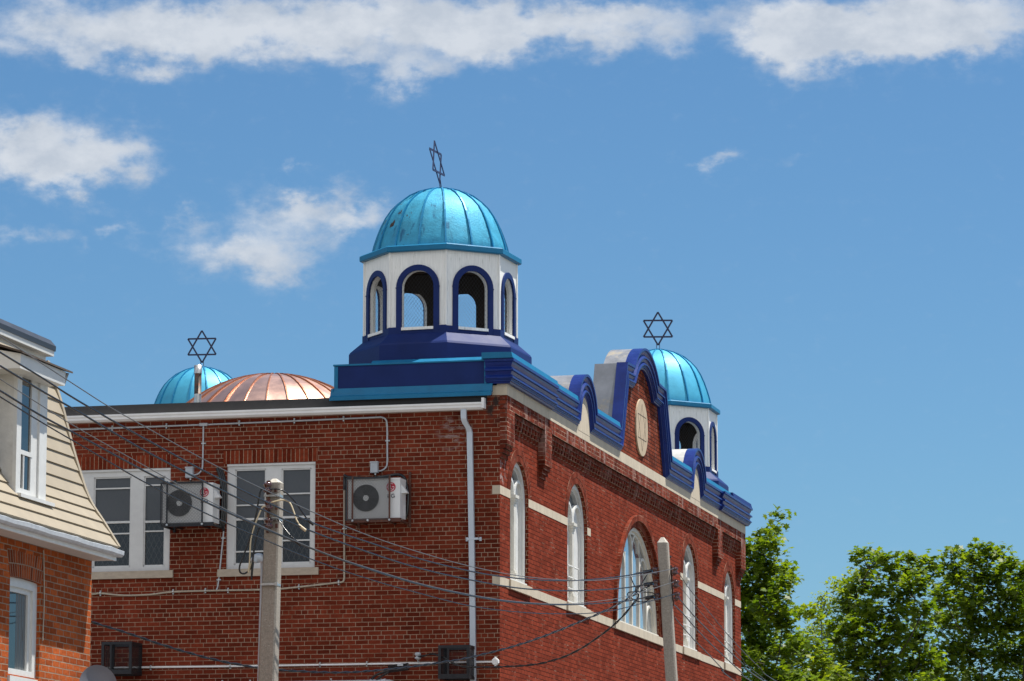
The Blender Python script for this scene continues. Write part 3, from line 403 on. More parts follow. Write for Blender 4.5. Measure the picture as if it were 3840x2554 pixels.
# ------------------------------------------------------------------ the setting: ground, street, pavement
g = MB(); g.add([(-2500,-2500,0),(2500,-2500,0),(2500,2500,0),(-2500,2500,0)], [(0,1,2,3)])
tag(g.build('ground', 'ground'), kind='structure')
st = MB(); st.add([loc2w(p)+Vector((0,0,.004)) for p in [(3.2,-90,0),(11.5,-90,0),(11.5,160,0),(3.2,160,0)]], [(0,1,2,3)])
tag(st.build('street', 'asphalt'), kind='structure')
kb = MB(); kb.box(3.0, 3.2, -90, 160, .0, .13); k_ = kb.build('kerb', 'concrete_light'); k_.location = ORI; k_.rotation_euler = (0,0,-PHI); tag(k_, kind='structure')

# ------------------------------------------------------------------ the domed brick building
syn = thing('synagogue', 'large red brick building with blue painted cornice, white arched windows and three blue domes', 'building', ORI)
YL = 20.95; XL = -15.0; ZR = 9.93
WIN = [(1.287, .612, 8.41), (5.454, .760, 8.40), (15.446, .760, 8.40), (19.663, .612, 8.41)]
BW = (10.475, 2.01, 6.94)          # the big half-round window
ZB = 7.11
# walls: brick skin with real openings
w = MB()
outer = [(0,0),(YL,0),(YL,9.75),(0,9.75)]
holes = [arch_poly(yc, hw, ZB, zs) for yc, hw, zs in WIN] + [[(BW[0]-BW[1], ZB), (BW[0]+BW[1], ZB)] + [(y, max(z, ZB+.001)) for y, z in arc((BW[0], BW[2]), BW[1], 5.0, 175.0, 40)]]
polys = [outer] + [h[::-1] for h in holes]
allp = [p for q in polys for p in q]
tri = tessellate_polygon([[Vector((p[0], p[1], 0)) for p in q] for q in polys])
w.add([(0, p[0], p[1]) for p in allp], tri, 0)
for h in holes:                                  # the reveals, one brick deep
    n = len(h); w.add([(0, *p) for p in h]+[(-.16, *p) for p in h], [(i, (i+1) % n, n+(i+1) % n, n+i) for i in range(n)], 1)
w.build('street_wall', ['brick_face', 'brick_side'], syn, fix=False)
WA = DATA['winA']; WB = DATA['winB']
ra = (WA[0][0], WA[1][0], 7.318, 8.935); rb = (WB[0][0], WB[1][0], 7.312, 8.962)
w = MB(); outer = [(XL,0),(0,0),(0,9.80),(XL,9.80)]
hs = [[(a,c),(b,c),(b,d),(a,d)] for a,b,c,d in (ra, rb)]
polys = [outer]+[h[::-1] for h in hs]; allp = [p for q in polys for p in q]
tri = tessellate_polygon([[Vector((p[0], p[1], 0)) for p in q] for q in polys])
w.add([(p[0], 0, p[1]) for p in allp], tri, 0)
for h in hs:
    n = 4; w.add([(p[0], 0, p[1]) for p in h]+[(p[0], .12, p[1]) for p in h], [(i, (i+1) % n, n+(i+1) % n, n+i) for i in range(n)], 0)
w.add([(XL,0,0),(XL,YL,0),(XL,YL,9.8),(XL,0,9.8)], [(0,1,2,3)], 0); w.add([(XL,YL,0),(0,YL,0),(0,YL,9.8),(XL,YL,9.8)], [(0,1,2,3)], 0)
w.build('side_wall', ['brick_side'], syn, fix=False)
w = MB(); w.box(-.205, -.119, -.0015, .05, 9.80, 10.088); w.box(-.119, -.001, -.0015, .05, 9.80, 9.906); w.build('side_wall', 'brick_side', syn)
# brick frieze, pilaster strips and their corbelled feet
f = MB(); f.box(0, .115, 0, YL, 9.695, 9.906)
f.build('frieze', 'brick_frieze', syn)
c = .0688
for y0, y1, zb in ((0, .499, 9.15), (2.58, 3.075, 9.13), (17.84, 18.30, 9.13), (20.44, YL, 9.15)):
    f = MB(); f.box(0, .115, y0, y1, zb, 9.695)
    for k in range(3): f.box(0, .085-.03*k, y0+.02*(k+1)*(y0 > 0), y1-.02*(k+1)*(y1 < YL), zb-c*(k+1), zb-c*k)
    f.build('pilaster', 'brick_frieze', syn)
for y0, y1 in ((.499, 2.58), (3.075, 17.84), (18.30, 20.44)):
    f = MB(); n = int((y1-y0)/.205); p = (y1-y0)/n
    f.box(0, .070, y0, y1, 9.695-c, 9.695)
    for i in range(n):
        a = y0+p*i+.03; b = a+.115
        f.box(0, .062, a, b, 9.695-2*c, 9.695-c); f.box(0, .045, a+.004, b-.004, 9.695-3*c, 9.695-2*c); f.box(0, .024, a+.03, b-.03, 9.695-4*c, 9.695-3*c)
    f.build('corbel_course', 'brick_frieze', syn)
# stone courses
s = MB(); s.box(-.05, .114, .01, YL-.01, 9.91, 10.08)
for q in range(30): s.box(-.04, .118, -.004+(YL+.008)*q/30+(.003 if q else 0), -.004+(YL+.008)*(q+1)/30-(.003 if q < 29 else 0), 9.906, 10.085)
s.box(-.12, .117, -.005, 0.0, 9.907, 10.06)
s.build('stone_frieze', 'stone', syn)
for pieces, z0, z1, nm in (([(-.003, .60), (2.10, 4.60), (6.30, 8.36), (12.60, 14.62), (16.28, 18.93), (20.40, YL+.003)], 6.972, 7.11, 'sill_course'),
                        ([(-.003, .675), (1.899, 4.694), (6.214, 6.47), (14.43, 14.686), (16.206, 19.051), (20.275, YL+.003)], 8.378, 8.508, 'string_course')):
    for a, b in pieces:
        s = MB(); nb_ = max(1, round((b-a)/.62))
        for q in range(nb_): s.box(-.10, .006, a+(b-a)*q/nb_+(.003 if q else 0), a+(b-a)*(q+1)/nb_-(.003 if q < nb_-1 else 0), z0, z1)
        s.box(-.10, .001, a+.01, b-.01, z0+.004, z1-.004)
        if a < 0: s.box(-.118, .0055, a-.001, .05, z0-.003, z1)
        s.build(nm, 'stone', syn)

# arched windows ---------------------------------------------------------------
def arched_window(yc, hw, zs, big_guard):
    root = MB(); n = 24
    out = [(yc-hw, ZB)]+arc((yc, zs), hw, 180, 0, n)+[(yc+hw, ZB)]
    inn = [(yc-hw+.075, ZB)]+arc((yc, zs), hw-.075, 180, 0, n)+[(yc+hw-.075, ZB)]
    ring(root, out, inn, -.17, -.055)
    inn2 = [(yc-hw+.11, ZB)]+arc((yc, zs), hw-.11, 180, 0, n)+[(yc+hw-.11, ZB)]
    ring(root, inn, inn2, -.17, -.10)
    root.box(-.17, -.02, yc-hw, yc+hw, ZB, ZB+.045)
    W_ = root.build('arched_window', 'white', syn)
    zc = 8.50; m = MB()                          # middle shaft with base and capital
    for z0, z1, h_, d in ((ZB+.045, ZB+.16, .095, .05), (ZB+.16, ZB+.20, .08, .03), (ZB+.20, zc-.13, .06, .012), (zc-.13, zc-.09, .075, .025), (zc-.09, zc-.05, .095, .04), (zc-.05, zc, .12, .055)):
        m.box(-.16, -.055+d-.03, yc-h_, yc+h_, z0, z1)
    m.build('colonnette', 'cream_white', W_)
    hb = (hw-.11-.05)/2; pn = MB(); ar = MB()
    for sgn in (-1, 1):
        c0 = yc+sgn*(.05+hb)
        pn.prism([(c0-hb, ZB+.04), (c0+hb, ZB+.04)]+arc((c0, zc), hb, 0, 180, 14), -.15, -.135)
        ring(ar, [(c0-hb-.045, zc)]+arc((c0, zc), hb+.045, 180, 0, 16)+[(c0+hb+.045, zc)], [(c0-hb, zc)]+arc((c0, zc), hb, 180, 0, 16)+[(c0+hb, zc)], -.15, -.075)
    pn.build('panel', 'white', W_); ar.build('tracery', 'white', W_)
    gl = MB(); gl.prism([(yc-hw+.08, zc-.1), (yc+hw-.08, zc-.1)]+arc((yc, zs), hw-.08, 0, 180, n)[1:-1], -.175, -.165)
    gl.build('pane', 'lunette_glass', W_)
    if big_guard:
        for k in range(3):
            for sgn in (-1, 1):
                b = MB(); b.tube([(-.075, yc+sgn*.06, ZB+.27+.19*k), (-.075, yc+sgn*(hb+.10), ZB+.27+.19*k)], .013, 6); b.build('guard_bar', 'white', W_)
    b = MB()
    for k in range(2):
        r0 = hw+.104*k; dl = math.degrees(math.asin((8.512-zs)/r0)); oo = arc((yc, zs), r0+.100, 180-dl, dl, n); ii = arc((yc, zs), r0, 180-dl, dl, n)
        ring(b, oo, ii, -.02, .004+.003*k, uv=True)
    b.build('brick_arch', 'brick_arch', W_)
    s = MB(); s.box(-.16, .036, yc-hw-.09, yc+hw+.12, 6.968, 7.112); s.build('sill', 'stone', W_)
    return W_
for i, (yc, hw, zs) in enumerate(WIN): arched_window(yc, hw, zs, i in (1, 2, 3))
# the half-round window
yc, hw, zs = BW; n = 40
out = [(yc-hw, ZB)]+[p for p in arc((yc, zs), hw, 180, 0, n) if p[1] > ZB+.02]+[(yc+hw, ZB)]
sc_ = lambda r: [(yc+(p[0]-yc)*r/hw, zs+(p[1]-zs)*r/hw if p[1] > ZB else ZB) for p in out]
m = MB(); ring(m, out, sc_(hw-.07), -.17, -.06); ring(m, sc_(hw-.07), sc_(hw-.12), -.17, -.10); m.box(-.17, -.03, yc-hw, yc+hw, ZB, ZB+.05)
BWo = m.build('half_round_window', 'cream_white', syn)
ri = hw-.10; bay = ri/3
for k in range(-2, 3):
    zt = zs+math.sqrt(ri**2-(k*bay)**2)-.12-(.16 if abs(k) else .02)
    m = MB(); m.box(-.15, -.108, yc+k*bay-.032, yc+k*bay+.032, ZB+.05, zt); m.build('mullion', 'cream_white', BWo)
for k in range(-3, 3):
    m = MB()
    c0 = yc+(k+.5)*bay; far_ = max(abs(k), abs(k+1))*bay
    zt = ZB+.42 if far_ >= ri-.01 else zs+math.sqrt(ri**2-far_**2)-.02
    r_ = bay/2-.02
    zt = zt if far_ < ri-.01 else ZB+.42
    ring(m, arc((c0, zt-r_*.6), r_+.03, 180, 0, 14), arc((c0, zt-r_*.6), r_-.02, 180, 0, 14), -.15, -.108)
    if far_ >= ri-.01: m.box(-.15, -.108, c0+(-r_-.03 if k > 0 else r_-.02), c0+(-r_+.02 if k > 0 else r_+.03), ZB+.05, zt-r_*.6)
    m.build('tracery', 'cream_white', BWo)
gl = MB(); gl.prism([(yc-hw+.05, ZB+.02), (yc+hw-.05, ZB+.02)]+[p for p in arc((yc, zs), hw-.05, 0, 180, n) if p[1] > ZB+.03], -.15, -.14); gl.build('pane', 'sky_glass', BWo)
b = MB(); A_ = [(yc-hw, ZB)]+[p for p in arc((yc, zs), hw, 180, 0, n) if p[1] > ZB+.02]+[(yc+hw, ZB)]
grow = lambda d: [(yc+(p[0]-yc)*(hw+d)/hw, (zs+(p[1]-zs)*(hw+d)/hw) if 0 < i < len(A_)-1 else ZB) for i, p in enumerate(A_)]
ring(b, grow(.105), grow(0), -.02, .004, uv=True); ring(b, grow(.215), grow(.108), -.02, .062, uv=True)
b.build('brick_arch', 'brick_arch', BWo)
s = MB(); s.box(-.16, .036, yc-hw-.10, yc+hw+.10, 6.968, 7.112); s.build('sill', 'stone', BWo)

# blue cornice with its arches and gable ---------------------------------------
PROF = [(0,0),(0,.178),(.042,.178),(.05,.150),(.075,.146),(.115,.122),(.125,.126),(.165,.170),(.188,.170),(.194,.140),(.240,.122),(.250,.126),(.286,.160),(.304,.160),(.306,.140),(.325,.140),(.330,.126),(.350,.126),(.356,.108),(.380,.100),(.380,0)]
def sweep(path, prof, dx=0.0):
    P = [Vector((a, b)) for a, b in path]; n = len(P); nr = []
    for i in range(n-1):
        d = (P[i+1]-P[i]).normalized(); nr.append(Vector((d.y, -d.x)))
    V = []; F = []; k = len(prof)
    for i in range(n):
        n1 = nr[max(i-1, 0)]; n2 = nr[min(i, n-2)]; m_ = (n1+n2)/(1+n1.dot(n2))
        for d, x in prof: q = P[i]+m_*d; V.append((x+dx*(x > 0), q.x, q.y))
    for i in range(n-1):
        for j in range(k-1): F.append((i*k+j, i*k+j+1, (i+1)*k+j+1, (i+1)*k+j))
    F += [tuple(range(k)), tuple(range((n-1)*k, n*k))[::-1]]
    return V, F
ZT = 10.46; CX = .025
PROF = [(d, x+CX*(x > 0)) for d, x in PROF]
A1, A2, AR, AZ = 5.454, 15.446, .76, 10.25
GC = 10.45
def arch_pts(yc): q = math.degrees(math.asin((ZT-AZ)/AR)); return arc((yc, AZ), AR, 180-q, q, 22)
gb = [(GC-2.29, ZT), (GC-1.76, 11.71), (GC-1.10, 11.735)]
rs, h_ = 1.10, .47; rr = (rs*rs+h_*h_)/(2*h_); zz = 11.735+h_-rr; aa = math.degrees(math.asin(rs/rr))
garc = arc((GC, zz), rr, 90+aa, 90-aa, 22)
gable = gb[:2]+garc+[(2*GC-gb[1][0], gb[1][1]), (2*GC-gb[0][0], ZT)]
path = [(2.96, ZT)]+arch_pts(A1)+gable+arch_pts(A2)+[(17.95, ZT)]
m = MB(); m.add(*sweep(path, PROF)); m.build('cornice', 'navy', syn)
def pavilion(y0, y1, ret_near):
    m = MB(); V = []; F = []; k = len(PROF); cols = []
    dx = .05
    for d, x in PROF:
        p = max(x-.115, 0)+dx if x > 0 else 0; X = .115+p if x > 0 else 0
        if ret_near: cols.append([(-.21, -p, ZT-d), (X, -p, ZT-d), (X, y1, ZT-d)])
        else: cols.append([(X, y0, ZT-d), (X, YL+p, ZT-d), (-.4, YL+p, ZT-d)])
    for c_ in cols: V += c_
    for j in range(k-1):
        for i in range(2): F.append((3*j+i, 3*j+i+1, 3*(j+1)+i+1, 3*(j+1)+i))
    F += [tuple(3*j for j in range(k)), tuple(3*j+2 for j in range(k))[::-1]]
    m.add(V, F); return m.build('cornice', 'navy', syn)
pavilion(0, 3.0, True); pavilion(17.92, YL, False)
# light blue flashing on top of the cornice
for y0, y1, dx, mt in ((-.17, 3.0, .05, 'teal'), (3.0, 4.75, 0, 'teal'), (6.16, 8.1, 0, 'teal'), (12.8, 14.74, 0, 'teal'), (16.15, 18.9, 0, 'teal'), (18.9, YL+.1, .05, 'navy_flat')):
    s = MB(); s.prism([(.170+dx+CX, ZT+.002), (.150+dx+CX, ZT+.088), (.05, ZT+.094), (-.25, ZT+.096), (-.25, ZT+.002)], y0, y1, axis='y'); s.build('flashing', mt, syn)
# zinc backs: two little vaults and the gable block
for yc in (A1, A2):
    m = MB(); m.prism([(yc-AR+.03, 10.0), (yc+AR-.03, 10.0)]+arc((yc, AZ), AR-.006, 0, 180, 24), -.50, .10); m.build('barrel_vault', 'zinc' if yc == A1 else 'zinc_rust', syn)
    m = MB(); m.prism([(yc-.45, 10.02), (yc+.45, 10.02)]+arc((yc, AZ), .45, 0, 180, 20), .09, .121); m.build('tympanum', 'stone', syn)
gpoly = [(GC-2.40, 10.0), (GC-1.765, 11.700)]+garc+[(GC+1.765, 11.700), (GC+2.40, 10.0)]
m = MB(); m.prism([(a, b-.006) for a, b in gpoly][::-1], -.40, .05); m.build('gable_back', 'zinc', syn)
m = MB(); m.prism([(a, b) for a, b in [(GC-2.2, 10.08), (GC-1.62, 11.50), (GC-1.0, 11.52)]+[(GC+(p[0]-GC)*.86, p[1]-.2) for p in garc]+[(GC+1.0, 11.52), (GC+1.62, 11.50), (GC+2.2, 10.08)]][::-1], .0, .070); m.build('gable', 'brick_gable', syn)
md = MB(); cz = 10.765; md.prism(arc((GC-.03, cz), .52, 0, 360, 48)[:-1], .06, .098); MD = md.build('medallion', mat('tan stone', (.43,.34,.235), .9, var=.08, vscale=6), syn)
sl = MB(); pts = [(GC-.03+.43*math.cos(R(90+60*k)), cz+.43*math.sin(R(90+60*k))) for k in range(6)]
for k in range(6):
    a, b = pts[k], pts[(k+2) % 6]; sl.bar((.0975, *a), (.0975, *b), .017, .004, up=(1,0,0))
sl.build('star_emblem', mat('incised brown line', (.10,.075,.05), .9), MD)

# roof, fascia, gutter, downpipe ------------------------------------------------
m = MB(); m.box(XL, -.02, .02, YL, 9.82, ZR); m.build('roof', 'gravel', syn)
m = MB(); m.box(XL, -.20, -.075, .02, 9.772, 9.937); m.box(XL, -.2, -.075, .35, 9.937, 9.945); m.build('fascia', 'roof_black', syn)
m = MB(); gp = [(-.078, 9.675), (-.15, 9.675), (-.185, 9.705), (-.185, 9.735), (-.20, 9.755), (-.20, 9.782), (-.19, 9.782), (-.185, 9.76), (-.078, 9.70)]
m.prism(gp, XL, -.245, axis='x'); m.box(-.247, -.205, -.19, -.06, 9.69, 9.85)
GT = m.build('gutter', 'gutter', syn)
dn = [Vector(p) for p in DATA['down']]
m = MB(); pth = smooth_path(dn[:5], 5)+dn[5:]; V = []
for i, p in enumerate(pth):
    yy = -.13 if i < 6 else -.13+.085*min(1, (i-5)/14); hx = .042
    V += [(p.x-hx, yy-.035, p.z), (p.x+hx, yy-.035, p.z), (p.x+hx, yy+.03, p.z), (p.x-hx, yy+.03, p.z)]
m.add(V, [(4*i+j, 4*i+(j+1) % 4, 4*(i+1)+(j+1) % 4, 4*(i+1)+j) for i in range(len(pth)-1) for j in range(4)])
DP = m.build('downpipe', 'downpipe', syn)
m = MB(); z = 7.685; m.box(-.500, -.32, -.085, -.004, z-.016, z+.016); m.box(-.535, -.50, -.012, -.003, z-.03, z+.03); m.box(-.32, -.285, -.012, -.003, z-.03, z+.03); m.build('strap', 'downpipe', DP)

# blue parapet of the near corner ------------------------------------------------
m = MB(); m.box(-2.61, -.21, -.05, 3.0, 9.93, 10.44); m.box(-.22, .04, .0, 2.98, 10.09, 10.455); PP = m.build('parapet', 'navy_flat', syn)
m = MB(); m.prism([(-.05, 10.085), (-.07, 10.085), (-.125, 9.965), (-.165, 9.945), (-.168, 9.885), (-.155, 9.885), (-.05, 9.96)], -2.69, -.10, axis='x'); m.box(-2.645, -2.585, -.062, .3, 10.08, 10.43); m.prism([(-2.69, 10.0), (-2.645, 10.09), (-2.645, 10.0)], -.1, .3, axis='y'); m.build('skirt', 'teal', PP)
m = MB(); m.prism([(-.065, 10.44), (-.065, 10.462), (.03, 10.52), (.12, 10.52), (.12, 10.44)], -2.05, -.22, axis='x'); m.box(-2.66, -2.05, -.068, .12, 10.44, 10.466); m.build('capping', ['teal'], PP)
m = MB(); m.box(-.228, -.2, -.078, .0, 10.08, 10.46); m.build('trim', 'teal', PP)

# side windows -------------------------------------------------------------------
def pane_window(r, lights, name='side_window'):
    a, b, c0, d = r; m = MB()
    xs = [a]+[t for L_ in lights for t in L_[:2]]+[b]
    for i in range(0, len(xs), 2): m.box(xs[i], xs[i+1], .03, .10, c0, d)
    for x0, x1, zt, bars in lights:
        m.box(x0, x1, .03, .10, zt, d); m.box(x0, x1, .03, .10, c0, c0+.065)
    m.box(a, b, .005, .06, d-.035, d-.002)
    W_ = m.build(name, 'white', syn)
    for x0, x1, zt, bars in lights:
        m = MB(); e = .022
        for (u0, u1, v0, v1) in ((x0, x0+e, c0+.065, zt), (x1-e, x1, c0+.065, zt), (x0, x1, zt-e, zt), (x0, x1, c0+.065, c0+.065+e*1.4)): m.box(u0, u1, .045, .085, v0, v1)
        for k, z in enumerate(bars): m.box(x0+e, x1-e, .040, .08, z-(.017 if k == 1 else .011), z+(.017 if k == 1 else .011))
        m.build('sash', 'white', W_)
        m = MB(); m.add([(x0, .07, bars[1]), (x1, .07, bars[1]), (x1, .07, zt), (x0, .07, zt)], [(0,1,2,3)]); m.build('pane', 'screen_glass', W_)
        m = MB(); m.add([(x0, .075, c0), (x1, .075, c0), (x1, .075, bars[1]), (x0, .075, bars[1])], [(0,1,2,3)]); m.build('pane', 'lead_glass', W_)
    s = MB(); s.box(a-.125 if name else a, b+.068, -.045, .06, c0-.118, c0-.002); s.build('sill', 'stone_sill', W_)
    s = MB(); y = -.006; zt = d+.208; V = [(a-.06, y, d+.003), (b+.04, y, d+.003), (b+.04, y, zt), (a-.06, y, zt)]
    s.add(V, [(0,1,2,3)], 0, [(p[0], p[2]-d) for p in V]); s.add([(V[0][0],y,V[0][2]),(V[1][0],y,V[1][2]),(V[1][0],.02,V[1][2]),(V[0][0],.02,V[0][2])], [(0,1,2,3)], 0, [(0,0)]*4)
    s.build('lintel', 'brick_soldier', W_)
pane_window(rb, [(-4.277, -3.767, 8.878, (8.313, 8.093, 7.586)), (-3.513, -3.029, 8.870, (8.474, 8.107, 7.744))])
pane_window(ra, [(-7.17, -6.82, 8.825, (8.66, 8.10, 7.93)), (-6.608, -5.985, 8.819, (8.637, 8.10, 7.919)), (-5.774, -5.417, 8.816, (8.672, 8.095, 7.944))])

# cupolas --------------------------------------------------------------------------
DOME = [(1.085,0),(1.082,.06),(1.062,.15),(1.010,.31),(.952,.46),(.880,.61),(.790,.745),(.680,.855),(.540,.955),(.380,1.035),(.22,1.085),(.08,1.11),(.0,1.115)]
def octa(r, rot=22.5): return [(r*math.cos(R(rot+45*k)), r*math.sin(R(rot+45*k))) for k in range(8)]
def cupola(loc, rz, domemat, hscale, starang, startilt, starx):
    Z = 10.45
    m = MB()
    # base block and sloping skirt
    rb_, rd = 1.46, 1.215
    o1 = octa(rb_); o2 = octa(rd+.015); o0 = octa(rb_)
    V = [(*p, Z) for p in o0]+[(*p, Z+.335) for p in o1]+[(p[0]*.985, p[1]*.985, Z+.37) for p in o1]+[(*p, Z+.545) for p in o2]+[(*p, Z+.60) for p in octa(rd+.012)]
    F = [(8*j+i, 8*j+(i+1) % 8, 8*(j+1)+(i+1) % 8, 8*(j+1)+i) for j in range(4) for i in range(8)]
    m.add(V, F); CU = m.build('cupola', 'navy_flat', syn); CU.location = loc; CU.rotation_euler = (0,0,rz)
    # drum: eight pierced walls with thickness
    zb, zt, zs, hw = Z+.595, Z+1.85, 11.72, .264
    d = MB(); A = rd*math.cos(R(22.5)); hf = rd*math.sin(R(22.5)); th = .10
    zo = 11.085
    hole = [(-hw, zo), (hw, zo)]+arc((0, zs), hw, 0, 180, 18)
    outer_ = [(-hf, zb), (hf, zb), (hf, zt), (-hf, zt)]
    hi = hf-th*math.tan(R(22.5)); inner_ = [(-hi, zb), (hi, zb), (hi, zt), (-hi, zt)]
    def tess(o): ps = [o, hole[::-1]]; return [p for q in ps for p in q], tessellate_polygon([[Vector((p[0], p[1], 0)) for p in q] for q in ps])
    po, to = tess(outer_); pi_, ti = tess(inner_)
    for k in range(8):
        q = R(45*k); nx, ny = math.cos(q), math.sin(q)
        T3 = lambda p, dd: (nx*dd-ny*p[0], ny*dd+nx*p[0], p[1])
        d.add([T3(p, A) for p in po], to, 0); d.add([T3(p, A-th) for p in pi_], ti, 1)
        n = len(hole); d.add([T3(p, A) for p in hole]+[T3(p, A-th) for p in hole], [(i, (i+1) % n, n+(i+1) % n, n+i) for i in range(n)], 0)
        # inner post and head boards seen through the arches
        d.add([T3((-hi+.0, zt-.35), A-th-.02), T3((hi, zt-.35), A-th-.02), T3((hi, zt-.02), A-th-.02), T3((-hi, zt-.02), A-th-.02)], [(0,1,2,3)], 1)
        # corner bead
        cx_, cy_ = rd*math.cos(q+R(22.5)), rd*math.sin(q+R(22.5))
        d.tube([(cx_*1.002, cy_*1.002, zb+.02), (cx_*1.002, cy_*1.002, zt)], .022, 6, 0)
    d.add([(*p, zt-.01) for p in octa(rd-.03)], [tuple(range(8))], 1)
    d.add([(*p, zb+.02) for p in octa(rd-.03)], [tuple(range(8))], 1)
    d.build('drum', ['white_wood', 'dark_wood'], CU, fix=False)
    for k in range(8):
        q = R(45*k); nx, ny = math.cos(q), math.sin(q)
        t = MB(); ho = .355; n = 18
        out_ = [(-ho, 10.975)]+arc((0, zs), ho, 180, 0, n)+[(ho, 10.975)]; in_ = [(-hw, 10.975)]+arc((0, zs), hw, 180, 0, n)+[(hw, 10.975)]
        ring(t, out_, in_, A-.01, A+.028)
        for sg in (-1, 1):
            y0, y1 = sorted((sg*ho, sg*(hf+.012))); t.box(A-.01, A+.030, y0, y1, 10.975, 11.085+.015*random.random())
            a_, b_ = sorted((sg*(ho+.006), sg*(hw-.004))); t.box(A, A+.034, a_, b_, zs-.014, zs+.006)
        t.v = [(nx*p[0]-ny*p[1], ny*p[0]+nx*p[1], p[2]) for p in t.v]; t.build('arch_trim', 'navy_flat', CU)
        t = MB(); t.box(A-th, A+.036, -hw, hw, 11.040, 11.084); t.v = [(nx*p[0]-ny*p[1], ny*p[0]+nx*p[1], p[2]) for p in t.v]; t.build('sill', 'white_wood', CU)
        t = MB()                                   # chicken wire over the opening
        st_ = .075; X = A-.06
        for i in range(-14, 30):
            for sg in (-1, 1):
                y0, z0 = -hw, zo+i*st_; pts_ = []
                for u in (-hw, hw):
                    pts_.append((u, z0+(u+hw)*1.3 if sg > 0 else z0+(hw-u)*1.3))
                # clip to the opening's box
                (ua, za), (ub, zb_) = pts_
                def cl(u, z, u2, z2):
                    if z < zo: u, z = u+(u2-u)*(zo-z)/(z2-z), zo
                    lim = zs+hw*.75
                    if z > lim: u, z = u+(u2-u)*(lim-z)/(z2-z), lim
                    return u, z
                if max(za, zb_) <= zo or min(za, zb_) >= zs+hw*.75: continue
                a2 = cl(ua, za, ub, zb_); b2 = cl(ub, zb_, ua, za)
                t.bar((X, *a2), (X, *b2), .0014, .0014, up=(1,0,0))
        t.v = [(nx*p[0]-ny*p[1], ny*p[0]+nx*p[1], p[2]) for p in t.v]; t.build('wire_screen', 'mesh_grey', CU, fix=False)
    e = MB(); o1, o2 = octa(1.285), octa(1.30)
    V = [(*p, zt-.012) for p in octa(1.16)]+[(*p, zt-.012) for p in o1]+[(*p, zt+.0) for p in o2]+[(*p, zt+.072) for p in o2]+[(*p, zt+.092) for p in octa(1.27)]+[(*p, zt+.10) for p in octa(1.05)]
    e.add(V, [(8*j+i, 8*j+(i+1) % 8, 8*(j+1)+(i+1) % 8, 8*(j+1)+i) for j in range(5) for i in range(8)])
    e.build('eave_band', 'teal', CU)
    dm = MB(); n = 16; z0 = zt+.085
    for k in range(n):                              # sheets between the ribs, each very slightly bowed
        V = []; S = 4
        for r, z in DOME:
            for j in range(S+1):
                q = 2*math.pi*(k+j/S)/n; fl = 1-.012*(1-(2*j/S-1)**2); V.append((r*fl*math.cos(q), r*fl*math.sin(q), z0+z*hscale))
        dm.add(V, [(i*(S+1)+j, i*(S+1)+j+1, (i+1)*(S+1)+j+1, (i+1)*(S+1)+j) for i in range(len(DOME)-1) for j in range(S)], 0, smooth=True)
    dm.build('dome', domemat, CU)
    rb2 = MB()
    for k in range(n):
        q = 2*math.pi*k/n; P_ = [(r*1.004, z*hscale) for r, z in DOME[:-1]]; hwid = .013
        V = []
        for r, z in P_:
            for sg, ex in ((-1, -.004), (-1, .018), (1, .018), (1, -.004)):
                rr_ = r+ex*min(1, r*2); V.append((rr_*math.cos(q)-sg*hwid*math.sin(q), rr_*math.sin(q)+sg*hwid*math.cos(q), z0+z+ex*(.9 if r < .6 else .3)))
        rb2.add(V, [(4*i+j, 4*i+j+1, 4*(i+1)+j+1, 4*(i+1)+j) for i in range(len(P_)-1) for j in range(3)])
    rb2.lathe([(.0, z0+1.10*hscale), (.13, z0+1.095*hscale), (.13, z0+1.12*hscale), (.05, z0+1.135*hscale), (0, z0+1.135*hscale)], n=10, smooth=False)
    rb2.build('rib', 'rib', CU)
    # star
    s = MB(); zc_ = z0+1.115*hscale; rs_ = .345; hb = zc_+.10+rs_
    pts = [(rs_*math.sin(R(60*k)), hb+rs_*math.cos(R(60*k))) for k in range(6)]
    for k in range(6):
        a, b = pts[k], pts[(k+2) % 6]; s.bar((a[0], .008*(k % 2), a[1]), (b[0], .008*(k % 2), b[1]), .034, .012, up=(0,1,0))
    for sg in (-1, 1): s.bar((sg*.032, 0, zc_-.05), (sg*.032, 0, zc_+.16), .012, .012, up=(0,1,0))
    c_, sn = math.cos(startilt), math.sin(startilt)
    s.v = [((p[0]*c_+(p[2]-zc_)*sn), p[1], zc_+(-p[0]*sn+(p[2]-zc_)*c_)) for p in s.v]
    ca, sa = math.cos(starang), math.sin(starang)
    s.v = [(p[0]*ca-p[1]*sa-starx*(p[2]-zc_), p[0]*sa+p[1]*ca, p[2]) for p in s.v]
    s.build('star', mat('navy iron', (.012,.018,.06), .5), CU)
    return CU
cupola((-1.343, 1.5, 0), R(-3.7), 'dome', 1.0, R(90), -R(2), .13)
cupola((-1.40, 19.4, 0), R(0), 'dome2', 1.10, PHI-R(2), R(0), 0)
cupola((-11.288, 19.4, 0), R(3), 'dome2', 1.09, PHI-R(4), R(-1), 0)
